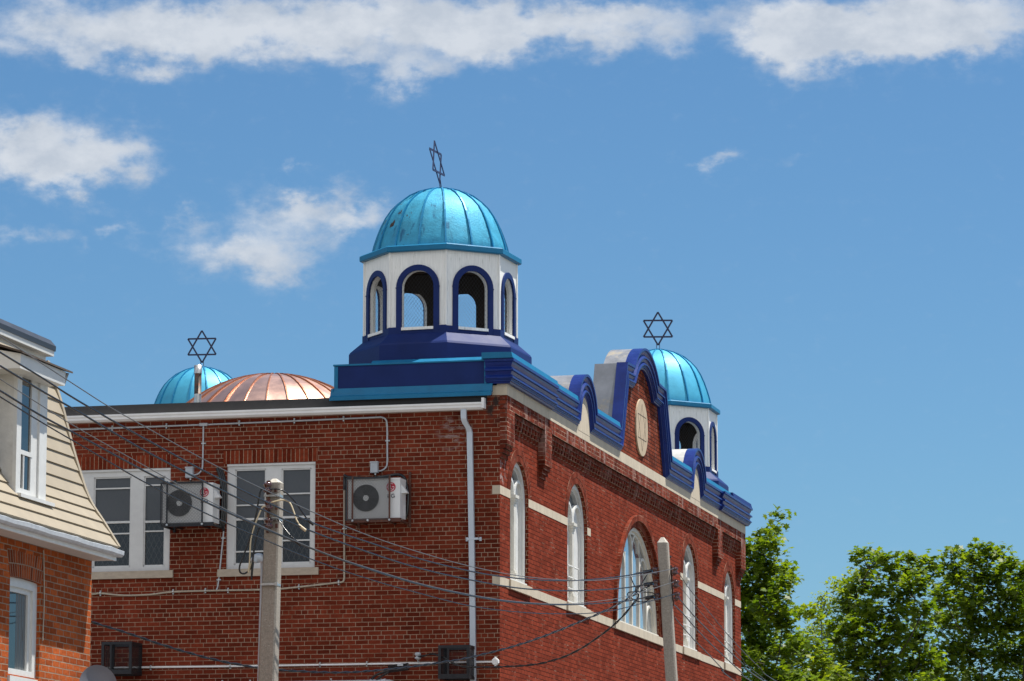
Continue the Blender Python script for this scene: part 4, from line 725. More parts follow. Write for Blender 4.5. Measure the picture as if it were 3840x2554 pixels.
# copper dome on the roof
cx_, cy_ = DATA['copperC'][0]+.02, 10.45; RS, zap = 2.55, 11.975; n = 28
cd = MB(); pr = [(RS*math.sin(R(a)), zap-RS+RS*math.cos(R(a))) for a in range(0, 60, 5)]
for k in range(n):
    V = []; S = 2; wob = rng.uniform(-.012, .012)
    for r, z in pr:
        for j in range(S+1):
            q = 2*math.pi*(k+j/S)/n; fl = math.cos(math.pi/n)/math.cos((j/S-.5)*2*math.pi/n)+wob*.3*(j-1); V.append((cx_+r*fl*math.cos(q), cy_+r*fl*math.sin(q), z+wob*math.sin(r*2.2)))
    cd.add(V, [(i*(S+1)+j, i*(S+1)+j+1, (i+1)*(S+1)+j+1, (i+1)*(S+1)+j) for i in range(len(pr)-1) for j in range(S)], 0, smooth=True)
for k in range(n):
    q = 2*math.pi*k/n; V = []
    for r, z in pr:
        for sg, ex in ((-1, -.01), (-1, .022), (1, .022), (1, -.01)): V.append((cx_+(r+ex*r/RS)*math.cos(q)-sg*.012*math.sin(q), cy_+(r+ex*r/RS)*math.sin(q)+sg*.012*math.cos(q), z+ex))
    cd.add(V, [(4*i+j, 4*i+j+1, 4*(i+1)+j+1, 4*(i+1)+j) for i in range(len(pr)-1) for j in range(3)], 1)
cd.lathe([(pr[-1][0], pr[-1][1]), (pr[-1][0], 9.9)], (cx_, cy_, 0), 28, 1)
cd.build('copper_dome', ['copper', 'copper_rib'], syn)
# flue
p0 = DATA['vent'][0]
m = MB(); x, y = p0[0], 1.0
m.lathe([(.058, 9.93), (.058, 10.24)], (x, y, 0), 16, 1); m.lathe([(.062, 10.24), (.058, 10.24), (.058, 10.60)], (x, y, 0), 16, 0); m.lathe([(.064, 10.57), (.064, 10.705), (.05, 10.705), (.05, 10.6)], (x, y, 0), 16, 1)
m.build('flue', [spots(mat('burnt flue', (.10,.085,.07), .6, .5, var=.5, vscale=12), (.16,.06,.03), 14, .5, .65), 'steel'], syn)
# ------------------------------------------------------------------ things on the side wall
def LW(p): return loc2w(p)
def wall_tube(name, pts, r, m, label, cat, group=None, clips=(), rr=None):
    o = (pts[0][0], pts[0][1], pts[0][2]); t = thing(name, label, cat, LW(o), group)
    b = MB(); b.tube(pts, rr or r, 8); p = b.build('pipe', m, t, o)
    for c_ in clips:
        k = MB(); d = c_[3] if len(c_) > 3 else 'z'
        k.tube([(c_[0]-.012, c_[1], c_[2]), (c_[0]+.012, c_[1], c_[2])] if d == 'z' else [(c_[0], c_[1], c_[2]-.012), (c_[0], c_[1], c_[2]+.012)], r*1.5, 8)
        if d == 'z': k.box(c_[0]-.01, c_[0]+.01, c_[1]-.004, c_[1]+.02, c_[2]-.04, c_[2]+.04)
        else: k.box(c_[0]-.03, c_[0]+.04, c_[1]-.004, c_[1]+.02, c_[2]-.01, c_[2]+.01)
        k.build('clip', 'steel', t, o)
    return t
def sp_(k, n=5): return smooth_path(DATA[k], n)
def junction_box(key, label):
    (x0, y, z1), (x1, _, z0) = DATA[key]; o = ((x0+x1)/2, 0, z0)
    t = thing('junction_box', label, 'junction box', LW(o), 'grey boxes above the air conditioners')
    b = MB(); b.box(x0, x1, -.075, -.002, z0, z1-.012); b.build('case', 'conduit', t, o)
    b = MB(); b.box(x0-.006, x1+.006, -.084, -.002, z1-.012, z1+.006); b.box(x0+.006, x1-.006, -.080, -.075, z0+.008, z1-.02); b.build('lid', 'conduit', t, o)
    b = MB(); xm = (x0+x1)/2+.015; b.tube([(xm, -.04, z0+.002), (xm, -.04, z0-.03)], .016, 8); b.build('gland', 'steel', t, o)
    b = MB(); b.tube(smooth_path([(xm, -.04, z0-.03), (xm+.01, -.05, z0-.08), (xm+.005, -.12, z0-.14)], 5), .010, 6); b.build('lead', 'rubber', t, o)
junction_box('box1', 'grey junction box above the air conditioner in the black cage')
junction_box('box2', 'grey junction box above the air conditioner in the rusty cage')
wall_tube('conduit', sp_('cond_top'), .0135, 'conduit', 'long grey conduit running under the white gutter and bending down to a box', 'conduit', 'conduits on the side wall', [(x, -.02, 9.585+(x+7)*.0072) for x in (-6.3, -5.4, -4.2, -3.3, -2.5)]+[(-1.792, -.02, 9.25, 'x')])
t = wall_tube('conduit', sp_('cond_drop'), .0135, 'conduit', 'short grey conduit dropping from a tee to the box over the black cage', 'conduit', 'conduits on the side wall', [(-4.788, -.02, 9.30, 'x')])
b = MB(); b.box(-4.85, -4.72, -.045, -.004, 9.575, 9.62); b.build('tee', 'conduit', t, DATA['cond_drop'][0])
wall_tube('conduit', sp_('cond_low'), .0145, 'conduit_old', 'tan conduit sagging below the window sills and rising to the rusty cage', 'conduit', 'conduits on the side wall', [(x, -.02, z) for x, z in ((-6.45, 6.98), (-5.25, 6.977), (-4.72, 6.984), (-4.35, 6.98), (-3.2, 7.012), (-2.56, 7.065))]+[(-2.475, -.02, 7.9, 'x')])
wall_tube('conduit', sp_('cond_ac1'), .012, 'conduit', 'thin grey conduit slanting down from the black air conditioner cage', 'conduit', 'conduits on the side wall', [(-4.445, -.015, 7.8, 'x'), (-4.51, -.015, 7.15, 'x')])
t = wall_tube('conduit', sp_('cond_bot', 2), .0155, 'gutter', 'white conduit low on the wall ending in a round box at the corner', 'conduit', 'conduits on the side wall', [(x, -.02, 5.80) for x in (-5.6, -4.3, -2.85, -2.1)])
c_ = DATA['cornerbox'][0]; b = MB()
b.v = []; b.prism([(c_[0]+p[0], c_[2]+p[1]) for p in octa(.055)], -.075, -.006, axis='y'); b.prism([(c_[0]+p[0], c_[2]+p[1]) for p in octa(.045)], -.082, -.075, axis='y'); b.box(c_[0]-.012, c_[0]+.012, -.06, -.006, c_[2]-.085, c_[2]+.075)
b.build('round_box', 'gutter', t, DATA['cond_bot'][0])
# hoses are parts of the air conditioners
def air_conditioner(key, label, frame_mat, rusty):
    d = DATA[key]; (x0, _, z1), (x1, _, z0) = d['c']; yF, yB = -.47, -.14; o = ((x0+x1)/2, 0, z0)
    t = thing('air_conditioner', label, 'air conditioner', LW(o), 'caged air conditioners on the side wall')
    b = MB(); b.box(x0, x1, yF, yB, z0, z1-.03); b.box(x0-.004, x1+.004, yF-.006, yB+.004, z1-.03, z1); b.box(x1-.10, x1-.097, yF-.001, yF, z0, z1)
    b.build('casing', 'plastic_white', t, o)
    fx, _, fz = d['fan']; fr = .205
    b = MB(); b.add([(fx+fr*math.cos(2*math.pi*k/40), yF-.004, fz+fr*math.sin(2*math.pi*k/40)) for k in range(40)], [tuple(range(40))]); b.build('fan_opening', 'dark', t, o)
    b = MB()
    for k in range(3):
        q = R(25+120*k); P_ = [(fx+r*math.cos(q+a), yF-.005-.01*(a > .2), fz+r*math.sin(q+a)) for r, a in ((.05,-.5),(.19,-.38),(.2,.0),(.185,.4),(.05,.45))]
        b.add(P_, [tuple(range(5))])
    b.build('fan_blade', mat('grey fan plastic', (.035,.036,.038), .5), t, o)
    b = MB()
    for r in np.linspace(.06, fr, 11): b.tube([(fx+r*math.cos(2*math.pi*k/32), yF-.018, fz+r*math.sin(2*math.pi*k/32)) for k in range(33)], .0016 if r < fr-.01 else .005, 4, caps=False)
    for k in range(12):
        q = 2*math.pi*k/12; b.tube([(fx+.045*math.cos(q), yF-.019, fz+.045*math.sin(q)), (fx+fr*math.cos(q), yF-.019, fz+fr*math.sin(q))], .0022, 4)
    b.build('fan_grille', 'mesh_grey', t, o)
    b = MB(); b.prism([(fx+.045*math.cos(2*math.pi*k/20), fz+.045*math.sin(2*math.pi*k/20)) for k in range(20)], yF-.022, yF-.004, axis='y'); b.build('hub', 'plastic_white', t, o)
    # round red badge with the maker's face emblem, and the two letters below
    lx, _, lz = d['logo']; r = .072
    b = MB(); b.prism([(lx+r*math.cos(2*math.pi*k/32), lz+r*math.sin(2*math.pi*k/32)) for k in range(32)], yF-.006, yF-.0005, axis='y'); LG = b.build('badge', 'logo_red', t, o)
    b = MB(); yy = yF-.0075
    G_ = [(lx+.052*math.cos(R(a)), yy, lz+.052*math.sin(R(a))) for a in range(62, 361, 12)]
    for i in range(len(G_)-1): b.bar(G_[i], G_[i+1], .008, .002, up=(0,1,0))
    b.bar((lx+.052, yy, lz+.003), (lx+.014, yy, lz+.003), .008, .002, up=(0,1,0))
    b.bar((lx-.008, yy, lz+.032), (lx-.008, yy, lz-.026), .008, .002, up=(0,1,0)); b.bar((lx-.010, yy, lz-.026), (lx+.014, yy, lz-.026), .008, .002, up=(0,1,0))
    b.prism([(lx-.026+.008*math.cos(2*math.pi*k/10), lz+.022+.008*math.sin(2*math.pi*k/10)) for k in range(10)], yy-.001, yy+.001, axis='y')
    b.build('emblem', 'logo_white', LG, o)
    b = MB(); tz = lz-.165; yy = yF-.003
    b.bar((lx-.050, yy, tz+.056), (lx-.050, yy, tz), .013, .003, up=(0,1,0)); b.bar((lx-.056, yy, tz+.006), (lx-.012, yy, tz+.006), .013, .003, up=(0,1,0))
    gp = [(lx+.032+.027*math.cos(R(a)), yy, tz+.028+.027*math.sin(R(a))) for a in range(45, 331, 15)]
    for i in range(len(gp)-1): b.bar(gp[i], gp[i+1], .012, .003, up=(0,1,0))
    b.bar((lx+.034, yy, tz+.024), (lx+.060, yy, tz+.024), .011, .003, up=(0,1,0)); b.bar((lx+.056, yy, tz+.024), (lx+.056, yy, tz+.006), .011, .003, up=(0,1,0))
    b.build('lettering', 'logo_grey', t, o)
    # side cover over the pipe valves
    b = MB(); b.prism([(yF+.10, z1-.12), (yF+.21, z1-.13), (yF+.21, z1-.235), (yF+.10, z1-.22)], x1, x1+.012); b.add([(x1, yF+.08, z1-.09), (x1, yF+.23, z1-.10), (x1+.085, yF+.21, z1-.22), (x1+.085, yF+.11, z1-.22), (x1, yF+.08, z1-.23), (x1, yF+.23, z1-.24)], [(0,1,2,3),(0,3,4),(1,5,2),(3,2,5,4)])
    b.build('valve_cover', 'plastic_white', t, o)
    b = MB(); b.box(x1, x1+.004, yF+.22, yF+.30, z0+.05, z0+.22); b.build('label_plate', 'gutter', t, o)
    # steel shelf, uprights and expanded metal front
    b = MB(); yb = yF-.03
    b.box(x0-.015, x1+.02, yb-.004, yb+.03, z0-.062, z0-.006); b.box(x1-.015, x1+.02, yb, -.003, z0-.06, z0-.03); b.box(x0-.015, x0+.02, yb, -.003, z0-.06, z0-.03)
    for fx_ in (.18, .74): b.box(x0+fx_*(x1-x0), x0+fx_*(x1-x0)+.03, yb, -.003, z0-.056, z0-.036)
    b.box(x1+.015, x1+.05, -.03, -.003, z0-.1, z1+.14); b.box(x0+.02, x0+.06, -.03, -.003, z0-.1, z1+.11)
    b.build('bracket', frame_mat, t, o)
    xa, xb_ = x0-.012, x1-.155
    b = MB(); b.box(xa-.018, xa+.004, yb-.012, yb+.012, z0-.03, z1+.01); b.box(xa, xb_, yb-.012, yb+.10, z1-.005, z1+.02)
    b.build('cage_edge', 'black_metal' if not rusty else 'black_metal', t, o)
    for xx in (xa+.095, xb_):
        b = MB(); b.box(xx-.013, xx+.013, yb-.022, yb-.012, z0-.06, z1+.035); b.build('strap', frame_mat, t, o)
    for xx in (xa+.10, (xa+xb_)/2 if rusty else None, xb_):
        if xx is None: continue
        b = MB(); b.prism([(xx+.017*math.cos(2*math.pi*k/10), z0-.033+.017*math.sin(2*math.pi*k/10)) for k in range(10)], yb-.034, yb-.004, axis='y'); b.build('bolt', 'steel', t, o)
    b = MB(); px, pz = .024, .050; zt_, zb_ = z1-.005, z0-.03; nx_ = int((xb_-xa)/px)
    for sg in (1, -1):
        k = -int((zt_-zb_)/pz)-1
        while k < nx_+int((zt_-zb_)/pz)+1:
            # a strand from the bottom, leaning by px per pz
            xs = xa+k*px; za, zc = zb_, zt_; xe = xs+sg*px*(zt_-zb_)/pz
            u0, u1 = 0., 1.
            dx = xe-xs
            for lim, up in ((xa, False), (xb_, True)):
                tt = (lim-xs)/dx
                if (dx > 0) != up: u0 = max(u0, tt)
                else: u1 = min(u1, tt)
            if u1-u0 > .01:
                A_ = (xs+dx*u0, yb-.014, za+(zc-za)*u0); B_ = (xs+dx*u1, yb-.014, za+(zc-za)*u1); b.bar(A_, B_, .0032, .003, up=(0,1,0))
            k += 1
    b.build('mesh_front', 'mesh_grey', t, o, fix=False)
    h = MB()
    if rusty: h.tube(smooth_path([(p[0], p[1], p[2]) for p in DATA['hose2']], 5), .024, 8); h.tube([(-2.475, -.03, 8.50), (-2.475, -.03, 8.70)], .02, 8)
    else:
        for k in range(3): h.tube(smooth_path([(p[0]+.02*(k-1), p[1]+.03*k, p[2]) for p in DATA['hose1']], 5), .026, 8)
    h.build('hose', 'rubber', t, o)
air_conditioner('ac1', 'white air conditioner in a black cage overlapping the left window', 'black_metal', False)
air_conditioner('ac2', 'white air conditioner in a rusty brown cage right of the concrete pole', 'rust_metal', True)
def empty_cage(key, yf, label):
    (x0, _, z1), (x1, _, z0) = DATA[key]; o = ((x0+x1)/2, 0, z0); e = .045
    t = thing('metal_cage', label, 'cage', LW(o), 'empty black cages low on the side wall')
    b = MB()
    for y in (yf, -.04):
        b.box(x0, x0+e, y, y+.03, z0, z1); b.box(x1-e, x1, y, y+.03, z0, z1); b.box(x0+e, x1-e, y, y+.03, z1-e, z1); b.box(x0+e, x1-e, y, y+.03, z0, z0+e*1.6)
    for x in (x0, x1-e):
        for z in (z0, z1-e): b.box(x, x+e, yf+.03, -.04, z, z+e)
    b.box(x0+.14, x0+.17, yf+.002, yf+.02, z0, z1); b.box(x0+e, x1-e, yf+.05, -.05, z0+.02, z0+.035)
    b.build('frame', 'black_metal', t, o)
    for sx in (x0+.006, x1-.012):
      b = MB()
      for k in range(28):
        z = z0+.05+(z1-z0-.1)*k/27; b.box(sx, sx+.006, yf+.04, -.05, z, z+.006)
      for k in range(12):
        y = yf+.04+(-.09-yf)*k/11; b.box(sx+.002, sx+.005, y, y+.010, z0, z1)
      b.build('side_mesh', 'black_metal', t, o)
    b = MB()
    for k in range(int((x1-x0)/.02)): b.box(x0+.02*k, x0+.02*k+.0035, yf+.012, yf+.015, z0, z1)
    b.build('mesh_front', 'black_metal', t, o, fix=False)
empty_cage('cage1', -.5, 'empty black metal cage on the wall beside the grey dish')
empty_cage('cage2', -.4, 'empty black metal cage at the foot of the grey downpipe')
# large duct along the bottom
o = (-4.0, -.25, 5.43); t = thing('duct', 'fat white duct running level along the foot of the view', 'duct', LW(o))
b = MB(); b.tube([(-6.15, -.25, 5.42), (-6.0, -.25, 5.43), (-1.95, -.25, 5.435)], [.07, .105, .105], 20); b.build('pipe', 'gutter_old', t, o)
b = MB(); b.tube(smooth_path([(-1.95, -.25, 5.435), (-1.75, -.25, 5.435), (-1.62, -.25, 5.40), (-1.56, -.25, 5.28), (-1.55, -.25, 5.0)], 5), .112, 20); b.tube([(-1.97, -.25, 5.435), (-1.93, -.25, 5.435)], .122, 20); b.build('elbow', 'gutter_old', t, o)
for x in (-5.55, -4.35, -3.9, -2.6):
    b = MB(); b.tube([(x-.012, -.25, 5.432), (x+.012, -.25, 5.432)], .109, 20); b.box(x-.012, x+.012, -.26, -.24, 5.53, 5.57); b.build('strap', 'steel', t, o)
# house-side knob insulator and splice
ip = DATA['insW'][0]; o = tuple(ip)
b = MB(); b.lathe([(0,-.06),(.02,-.06),(.028,-.05),(.045,-.045),(.05,-.02),(.028,-.01),(.028,.0),(.05,.012),(.05,.04),(.03,.055),(0,.055)], o, 14); b.tube([(o[0], o[1], o[2]-.09), (o[0], -.0, o[2]-.09)], .01, 6); b.tube([(o[0], o[1], o[2]-.09), (o[0], o[1], o[2]+.05)], .008, 6)
single(b, 'knob_insulator', 'conduit', 'grey knob insulator on the brick above the black splice box', 'insulator', LW(o), o)
sp0 = DATA['splice']; o = ((sp0[0][0]+sp0[1][0])/2, -.3, 5.70)
t = thing('splice_box', 'black cable splice box with cable tails above the white duct elbow', 'splice box', LW(o))
b = MB(); b.bar((sp0[0][0], -.3, sp0[0][2]+.01), (sp0[1][0], -.3, sp0[1][2]), .09, .11); b.build('case', 'rubber', t, o)
b = MB(); b.box(-1.52, -1.43, -.36, -.33, 5.735, 5.765); b.build('clamp', 'conduit', t, o)
for k in ('tail1', 'tail2'):
    b = MB(); b.tube(smooth_path(DATA[k], 5), .018, 8); b.build('cable_tail', 'rubber', t, o)
b = MB(); b.bar((-1.75, -.3, 5.54), (-1.66, -.3, 5.2), .06, .06); b.build('tail_clip', 'gutter_old', t, o)

# ------------------------------------------------------------------ the house at the left edge
HX, HY, _ = DATA['house_corner']; HO = (HX, HY, 0)
hs = thing('brick_house', 'orange brick house with cream mansard roof and white dormer at the left edge', 'house', LW(HO))
YN = HY-13.0; XB = HX-8.0
wy0, wy1, wz0, wzs = -16.655, -15.70, 4.53, 5.605
seg = [(wy0, wz0), (wy1, wz0), (wy1, wzs)]+[(wy1+(wy0-wy1)*k/8, wzs+.012*math.sin(math.pi*k/8)+.0*k) for k in range(1, 8)]+[(wy0, wzs)]
w = MB(); outer = [(YN,0),(HY,0),(HY,6.03),(YN,6.03)]
polys = [outer, seg[::-1]]; allp = [p for q in polys for p in q]; tri = tessellate_polygon([[Vector((p[0], p[1], 0)) for p in q] for q in polys])
w.add([(HX, p[0], p[1]) for p in allp], tri); n = len(seg); w.add([(HX, *p) for p in seg]+[(HX-.12, *p) for p in seg], [(i, (i+1) % n, n+(i+1) % n, n+i) for i in range(n)])
w.add([(HX,HY,0),(XB,HY,0),(XB,HY,6.03),(HX,HY,6.03)], [(0,1,2,3)]); w.add([(HX,YN,0),(XB,YN,0),(XB,YN,6.03),(HX,YN,6.03)], [(0,1,2,3)])
w.build('wall', 'brick_house', hs, HO, fix=False)
b = MB(); yc = (wy0+wy1)/2; i_ = [(wy0-.01, wzs)]+[(wy0+(wy1-wy0)*k/8, wzs+.012*math.sin(math.pi*k/8)) for k in range(1, 8)]+[(wy1+.01, wzs)]
o_ = [(yc+(p[0]-yc)*1.20, 5.905) for p in i_]; ring(b, o_, i_, HX-.10, HX+.004, uv=True)
b.v = b.v; b.build('brick_arch', 'brick_house_arch', hs, HO)
# window
m = MB(); fo = [(wy0, wz0)]+[(p[0], p[1]) for p in seg[:2:-1]][::1]+[(wy1, wzs), (wy1, wz0)]
fo = [(wy0, wz0), (wy0, wzs)]+[(wy0+(wy1-wy0)*k/8, wzs+.012*math.sin(math.pi*k/8)) for k in range(1, 8)]+[(wy1, wzs), (wy1, wz0)]
fi = [(min(max(p[0], wy0+.06), wy1-.12), p[1]-.10 if i not in (0, len(fo)-1) else p[1]) for i, p in enumerate(fo)]
ring(m, fo, fi, HX-.11, HX-.045); fj = [(min(max(p[0], wy0+.085), wy1-.20), p[1]-.055 if i not in (0, len(fo)-1) else p[1]) for i, p in enumerate(fi)]
ring(m, fi, fj, HX-.11, HX-.075); m.box(HX-.11, HX-.03, wy0+.0, wy1-.16, wz0-.02, wz0+.07)
WH = m.build('window', 'white', hs, HO)
m = MB(); m.add([(HX-.10, wy0, wz0), (HX-.10, wy1, wz0), (HX-.10, wy1, wzs), (HX-.10, wy0, wzs)], [(0,1,2,3)]); m.build('pane', 'house_glass', WH, HO)
m = MB()
for k in range(9): yy = wy1-.50+.045*k; m.box(HX-.0995, HX-.0992, yy, yy+.03+.01*(k % 2), wz0+.07, wzs-.07)
m.build('curtain', 'curtain', WH, HO)
m = MB(); m.box(HX-.1, HX+.03, wy0-.02, wy1-.12, wz0-.10, wz0-.02); m.build('sill', 'white', WH, HO)
# eave
m = MB(); m.box(HX-.05, -1.216, YN, HY+.03, 6.025, 6.045); SO = m.build('soffit', 'soffit', hs, HO)
m = MB(); m.box(-1.218, -1.19, YN, HY+.035, 6.02, 6.082); m.build('fascia', 'gutter', hs, HO)
m = MB(); yr = np.linspace(YN, HY+.06, 60)
V = []
for i, y in enumerate(yr):
    wv = .006*math.sin(y*5.1)+.004*math.sin(y*11.3+1)
    V += [(-1.19, y, 6.065), (-1.13, y, 6.065+wv*.5), (-1.105, y, 6.090+wv*.5), (-1.100, y, 6.135+wv), (-1.108, y, 6.140+wv), (-1.115, y, 6.10+wv*.5), (-1.19, y, 6.085)]
F = [(7*i+j, 7*i+j+1, 7*(i+1)+j+1, 7*(i+1)+j) for i in range(59) for j in range(6)]+[tuple(range(7*59, 7*60))]
m.add(V, F); m.build('gutter', 'gutter_old', hs, HO)
# mansard of overlapping clapboards following the bell-cast curve
EP = [(p[0], p[2]) for p in DATA['h_edge']]; EP = [(a[0], a[1]) for a in smooth_path([(p[0], p[1], 0) for p in EP], 8)]
EL = [0]
for i in range(1, len(EP)): EL.append(EL[-1]+math.hypot(EP[i][0]-EP[i-1][0], EP[i][1]-EP[i-1][1]))
def ep(s_):
    for i in range(1, len(EP)):
        if EL[i] >= s_-1e-9:
            t = (s_-EL[i-1])/(EL[i]-EL[i-1]); return Vector((EP[i-1][0]+(EP[i][0]-EP[i-1][0])*t, EP[i-1][1]+(EP[i][1]-EP[i-1][1])*t))
    return Vector(EP[-1])
m = MB(); nb = 14; Lt = EL[-1]; st_ = Lt/nb; YE = HY-.02
for k in range(nb):
    a, c_ = ep(k*st_), ep(min(Lt, (k+1)*st_+.01)); d = (c_-a).normalized(); nrm = Vector((d.y, -d.x))
    p = [a+nrm*.028, c_+nrm*.006, c_-nrm*.01, a-nrm*.006]
    y1 = YE-.03; m.prism([(q.x, q.y) for q in p], YN, y1, axis='y')
RF = m.build('mansard_roof', 'siding', hs, HO)
m = MB(); ns = 24
for k in range(ns):
    a, c_ = ep(Lt*k/ns), ep(Lt*(k+1)/ns); d = (c_-a).normalized(); nrm = Vector((d.y, -d.x)); wd = .085
    m.prism([(q.x, q.y) for q in (a+nrm*.035, c_+nrm*.035, c_-nrm*.05, a-nrm*.05)], YE-.04, YE+.03, axis='y')
m.build('rake_board', 'siding', RF, HO)
m = MB(); m.prism([(p[0]-.06, p[1]) for p in EP]+[(XB, EP[-1][1]), (XB, EP[0][1])], YN, YE-.1, axis='y'); m.build('roof_core', 'siding', RF, HO)
m = MB(); m.box(-1.30, -1.155, YN, YE-.10, 6.12, 6.165); m.build('starter_board', 'siding', RF, HO)
# upper cornice
m = MB(); yE = HY+.25
m.prism([(-2.70, 8.44), (-2.20, 8.44), (-2.20, 8.512), (-2.098, 8.512), (-2.092, 8.60), (-2.70, 8.60)], YN, yE, axis='y'); m.build('top_fascia', 'white', hs, HO)
m = MB(); m.prism([(-2.70, 8.60), (-2.084, 8.575), (-2.080, 8.635), (-2.15, 8.715), (-2.9, 8.74), (XB, 8.75), (XB, 8.60)], YN, yE+.02, axis='y'); m.build('top_roof', mat('blue black roofing', (.022,.028,.040), .5, var=.3, vscale=8), hs, HO)
# dormer
dx = -1.36; y0, y1 = -16.89, -15.955; z0, z1 = 6.50, 7.90
m = MB(); m.prism([(dx-.03, z0-.02), (dx-.03, z1+.05), (-2.15, z1+.05), (-2.05, 8.3), (-1.70, 7.2), (-1.5, 6.7)], y0, y1, axis='y'); DR = m.build('dormer', 'stucco', hs, HO)
m = MB()
for a, c_ in ((y0, y0+.14), (y1-.23, y1)): m.box(dx-.03, dx+.012, a, c_, z0, z1)
m.box(dx-.03, dx-.012, y1-.42, y1-.23, z0, z1); m.box(dx-.03, dx+.012, y0, y1, z1-.04, z1+.03)
m.box(dx-.03, dx, y0+.14, y1-.42, 7.83, z1)
m.box(dx-.03, dx+.0, y0+.14, y1-.40, 6.955, 7.005); m.box(dx-.03, dx+.0, y0+.14, y1-.40, z0+.02, 6.575); m.box(dx-.03, dx-.002, -16.63, -16.605, 6.575, 6.955)
m.box(dx-.03, dx-.004, y1-.45, y1-.40, 6.5, 7.83)
DW = m.build('dormer_window', 'white', DR, HO)
m = MB(); m.add([(dx-.022, y0+.1, z0), (dx-.022, y1-.4, z0), (dx-.022, y1-.4, z1), (dx-.022, y0+.1, z1)], [(0,1,2,3)]); m.build('pane', 'house_glass', DR, HO)
m = MB(); m.prism([(dx-.05, 6.475), (dx+.06, 6.465), (dx+.06, 6.505), (dx-.05, 6.52)], y0+.05, y1+.17, axis='y'); m.build('dormer_sill', 'white', DR, HO)
m = MB(); m.prism([(-1.75, 7.825), (-1.165, 7.825), (-1.155, 7.985), (-1.75, 8.10)], -17.305, y1+.05, axis='y'); m.add([(-1.165,y1+.05,7.825),(-1.155,y1+.16,7.985),(-1.75,y1+.16,8.10),(-1.75,y1+.05,7.825)], [(0,1,2,3)]); m.build('dormer_frieze', 'white', DR, HO)
m = MB(); m.prism([(-1.12, 7.985), (-1.12, 8.005), (-2.0, 8.30), (-2.0, 8.26)], -17.36, y1+.19, axis='y'); m.build('dormer_roof', 'brown_roof', DR, HO)
m = MB(); m.tube(smooth_path(DATA['rope'], 4), .007, 6); o = DATA['rope'][0]
single(m, 'hanging_wire', 'conduit_old', 'thin pale wire hanging loose down the orange brick wall', 'wire', LW(o), o)
# satellite dish
dw = Vector(DATA['dish']); t = thing('satellite_dish', 'grey satellite dish at the foot of the orange brick corner', 'satellite dish', dw, rz=0)
m = MB(); ax = Vector((.35, -.90, .25)).normalized(); rot = ax.to_track_quat('Z', 'Y').to_matrix(); V = []; F = []
for i in range(7):
    r = .225*i/6
    for k in range(32):
        q = 2*math.pi*k/32; V.append(rot @ Vector((r*math.cos(q), r*1.08*math.sin(q), .30*r*r*4)))
F = [(i*32+k, i*32+(k+1) % 32, (i+1)*32+(k+1) % 32, (i+1)*32+k) for i in range(6) for k in range(32)]
m.add(V, F, smooth=True); V2 = [v-rot @ Vector((0,0,.012)) for v in V]; m.add(V2, F, smooth=True); m.add(V[-32:]+V2[-32:], [(k, (k+1) % 32, 32+(k+1) % 32, 32+k) for k in range(32)])
m.build('reflector', 'dish', t)
m = MB(); m.tube([rot @ Vector((0,-.2,.05)), rot @ Vector((0,-.12,.38))], .012, 8); m.box(*sum(([c-.03, c+.03] for c in rot @ Vector((0,-.1,.40))), [])); m.build('arm', 'steel', t)
hcw = LW((HX+.02, HY-.25, 0)); m = MB(); m.tube([(0,0,-.02), Vector((hcw.x, hcw.y, dw.z-.15))-dw], .02, 8); m.build('mount', 'steel', t)

# ------------------------------------------------------------------ poles
def concrete_pole(prof, wt, wb, top_h, label, near):
    tp, ap, bt = Vector(prof['top']), Vector(prof['apex']), Vector(prof['bot']); k = (tp.x-bt.x)/(tp.z-bt.z)
    base = Vector((tp.x-k*tp.z, tp.y, 0)); t = thing('utility_pole', label, 'utility pole', base, 'concrete poles', rz=-PHI)
    Rz = Matrix.Rotation(PHI, 3, 'Z')
    def at(z): return Rz @ Vector((k*z, 0, z))
    m = MB(); ch = .018; V = []; levels = [(0, wb), (tp.z*.5, (wt+wb)/2), (tp.z, wt)]
    def sq(c_, h, chf): return [c_+Vector(p) for p in ((-h+chf,-h,0),(h-chf,-h,0),(h,-h+chf,0),(h,h-chf,0),(h-chf,h,0),(-h+chf,h,0),(-h,h-chf,0),(-h,-h+chf,0))]
    for z, w_ in levels: V += sq(at(z), w_/2, ch)
    V += sq(at(tp.z+top_h), .022, .006)
    F = [(8*i+j, 8*i+(j+1) % 8, 8*(i+1)+(j+1) % 8, 8*(i+1)+j) for i in range(3) for j in range(8)]+[tuple(range(24, 32))]
    m.add(V[:24], F[:16], 0); m.add(V, F[16:], 1); m.build('shaft', ['concrete', 'concrete_light'], t)
    return t, at, Rz, base
tA, atA, RzA, bA = concrete_pole(DATA['poleA_prof'], .168, .238, .05, 'nearer concrete utility pole standing before the side window', True)
tB, atB, RzB, bB = concrete_pole(DATA['poleB_prof'], .150, .178, .08, 'further concrete utility pole with pointed top before the street front', False)
def pl(t, w): # world point into a pole's own space
    return Matrix.Rotation(PHI, 3, 'Z') @ (Vector(w)-t.location)
def spool(mb, c_, s_=1.0, axis='z'):
    pr = [(0,-.055),(.030,-.055),(.046,-.045),(.050,-.025),(.034,-.008),(.034,.008),(.050,.025),(.046,.045),(.030,.055),(0,.055)]
    mb.lathe([(r*s_, z*s_) for r, z in pr], c_, 14)
rk = MB(); zz = [Vector(p).z for p in DATA['insA']]
def boxat(mb, c_, hx, hy, hz): mb.box(c_.x-hx, c_.x+hx, c_.y-hy, c_.y+hy, c_.z-hz, c_.z+hz)
zA = [p[2] for p in DATA['insA']]; zT = DATA['poleA_prof']['top'][2]; rk.bar(atA(zA[2]-.10)+Vector((-.035,-.106,0)), atA(zT+.02)+Vector((-.035,-.098,0)), .026, .02, up=(0,1,0))
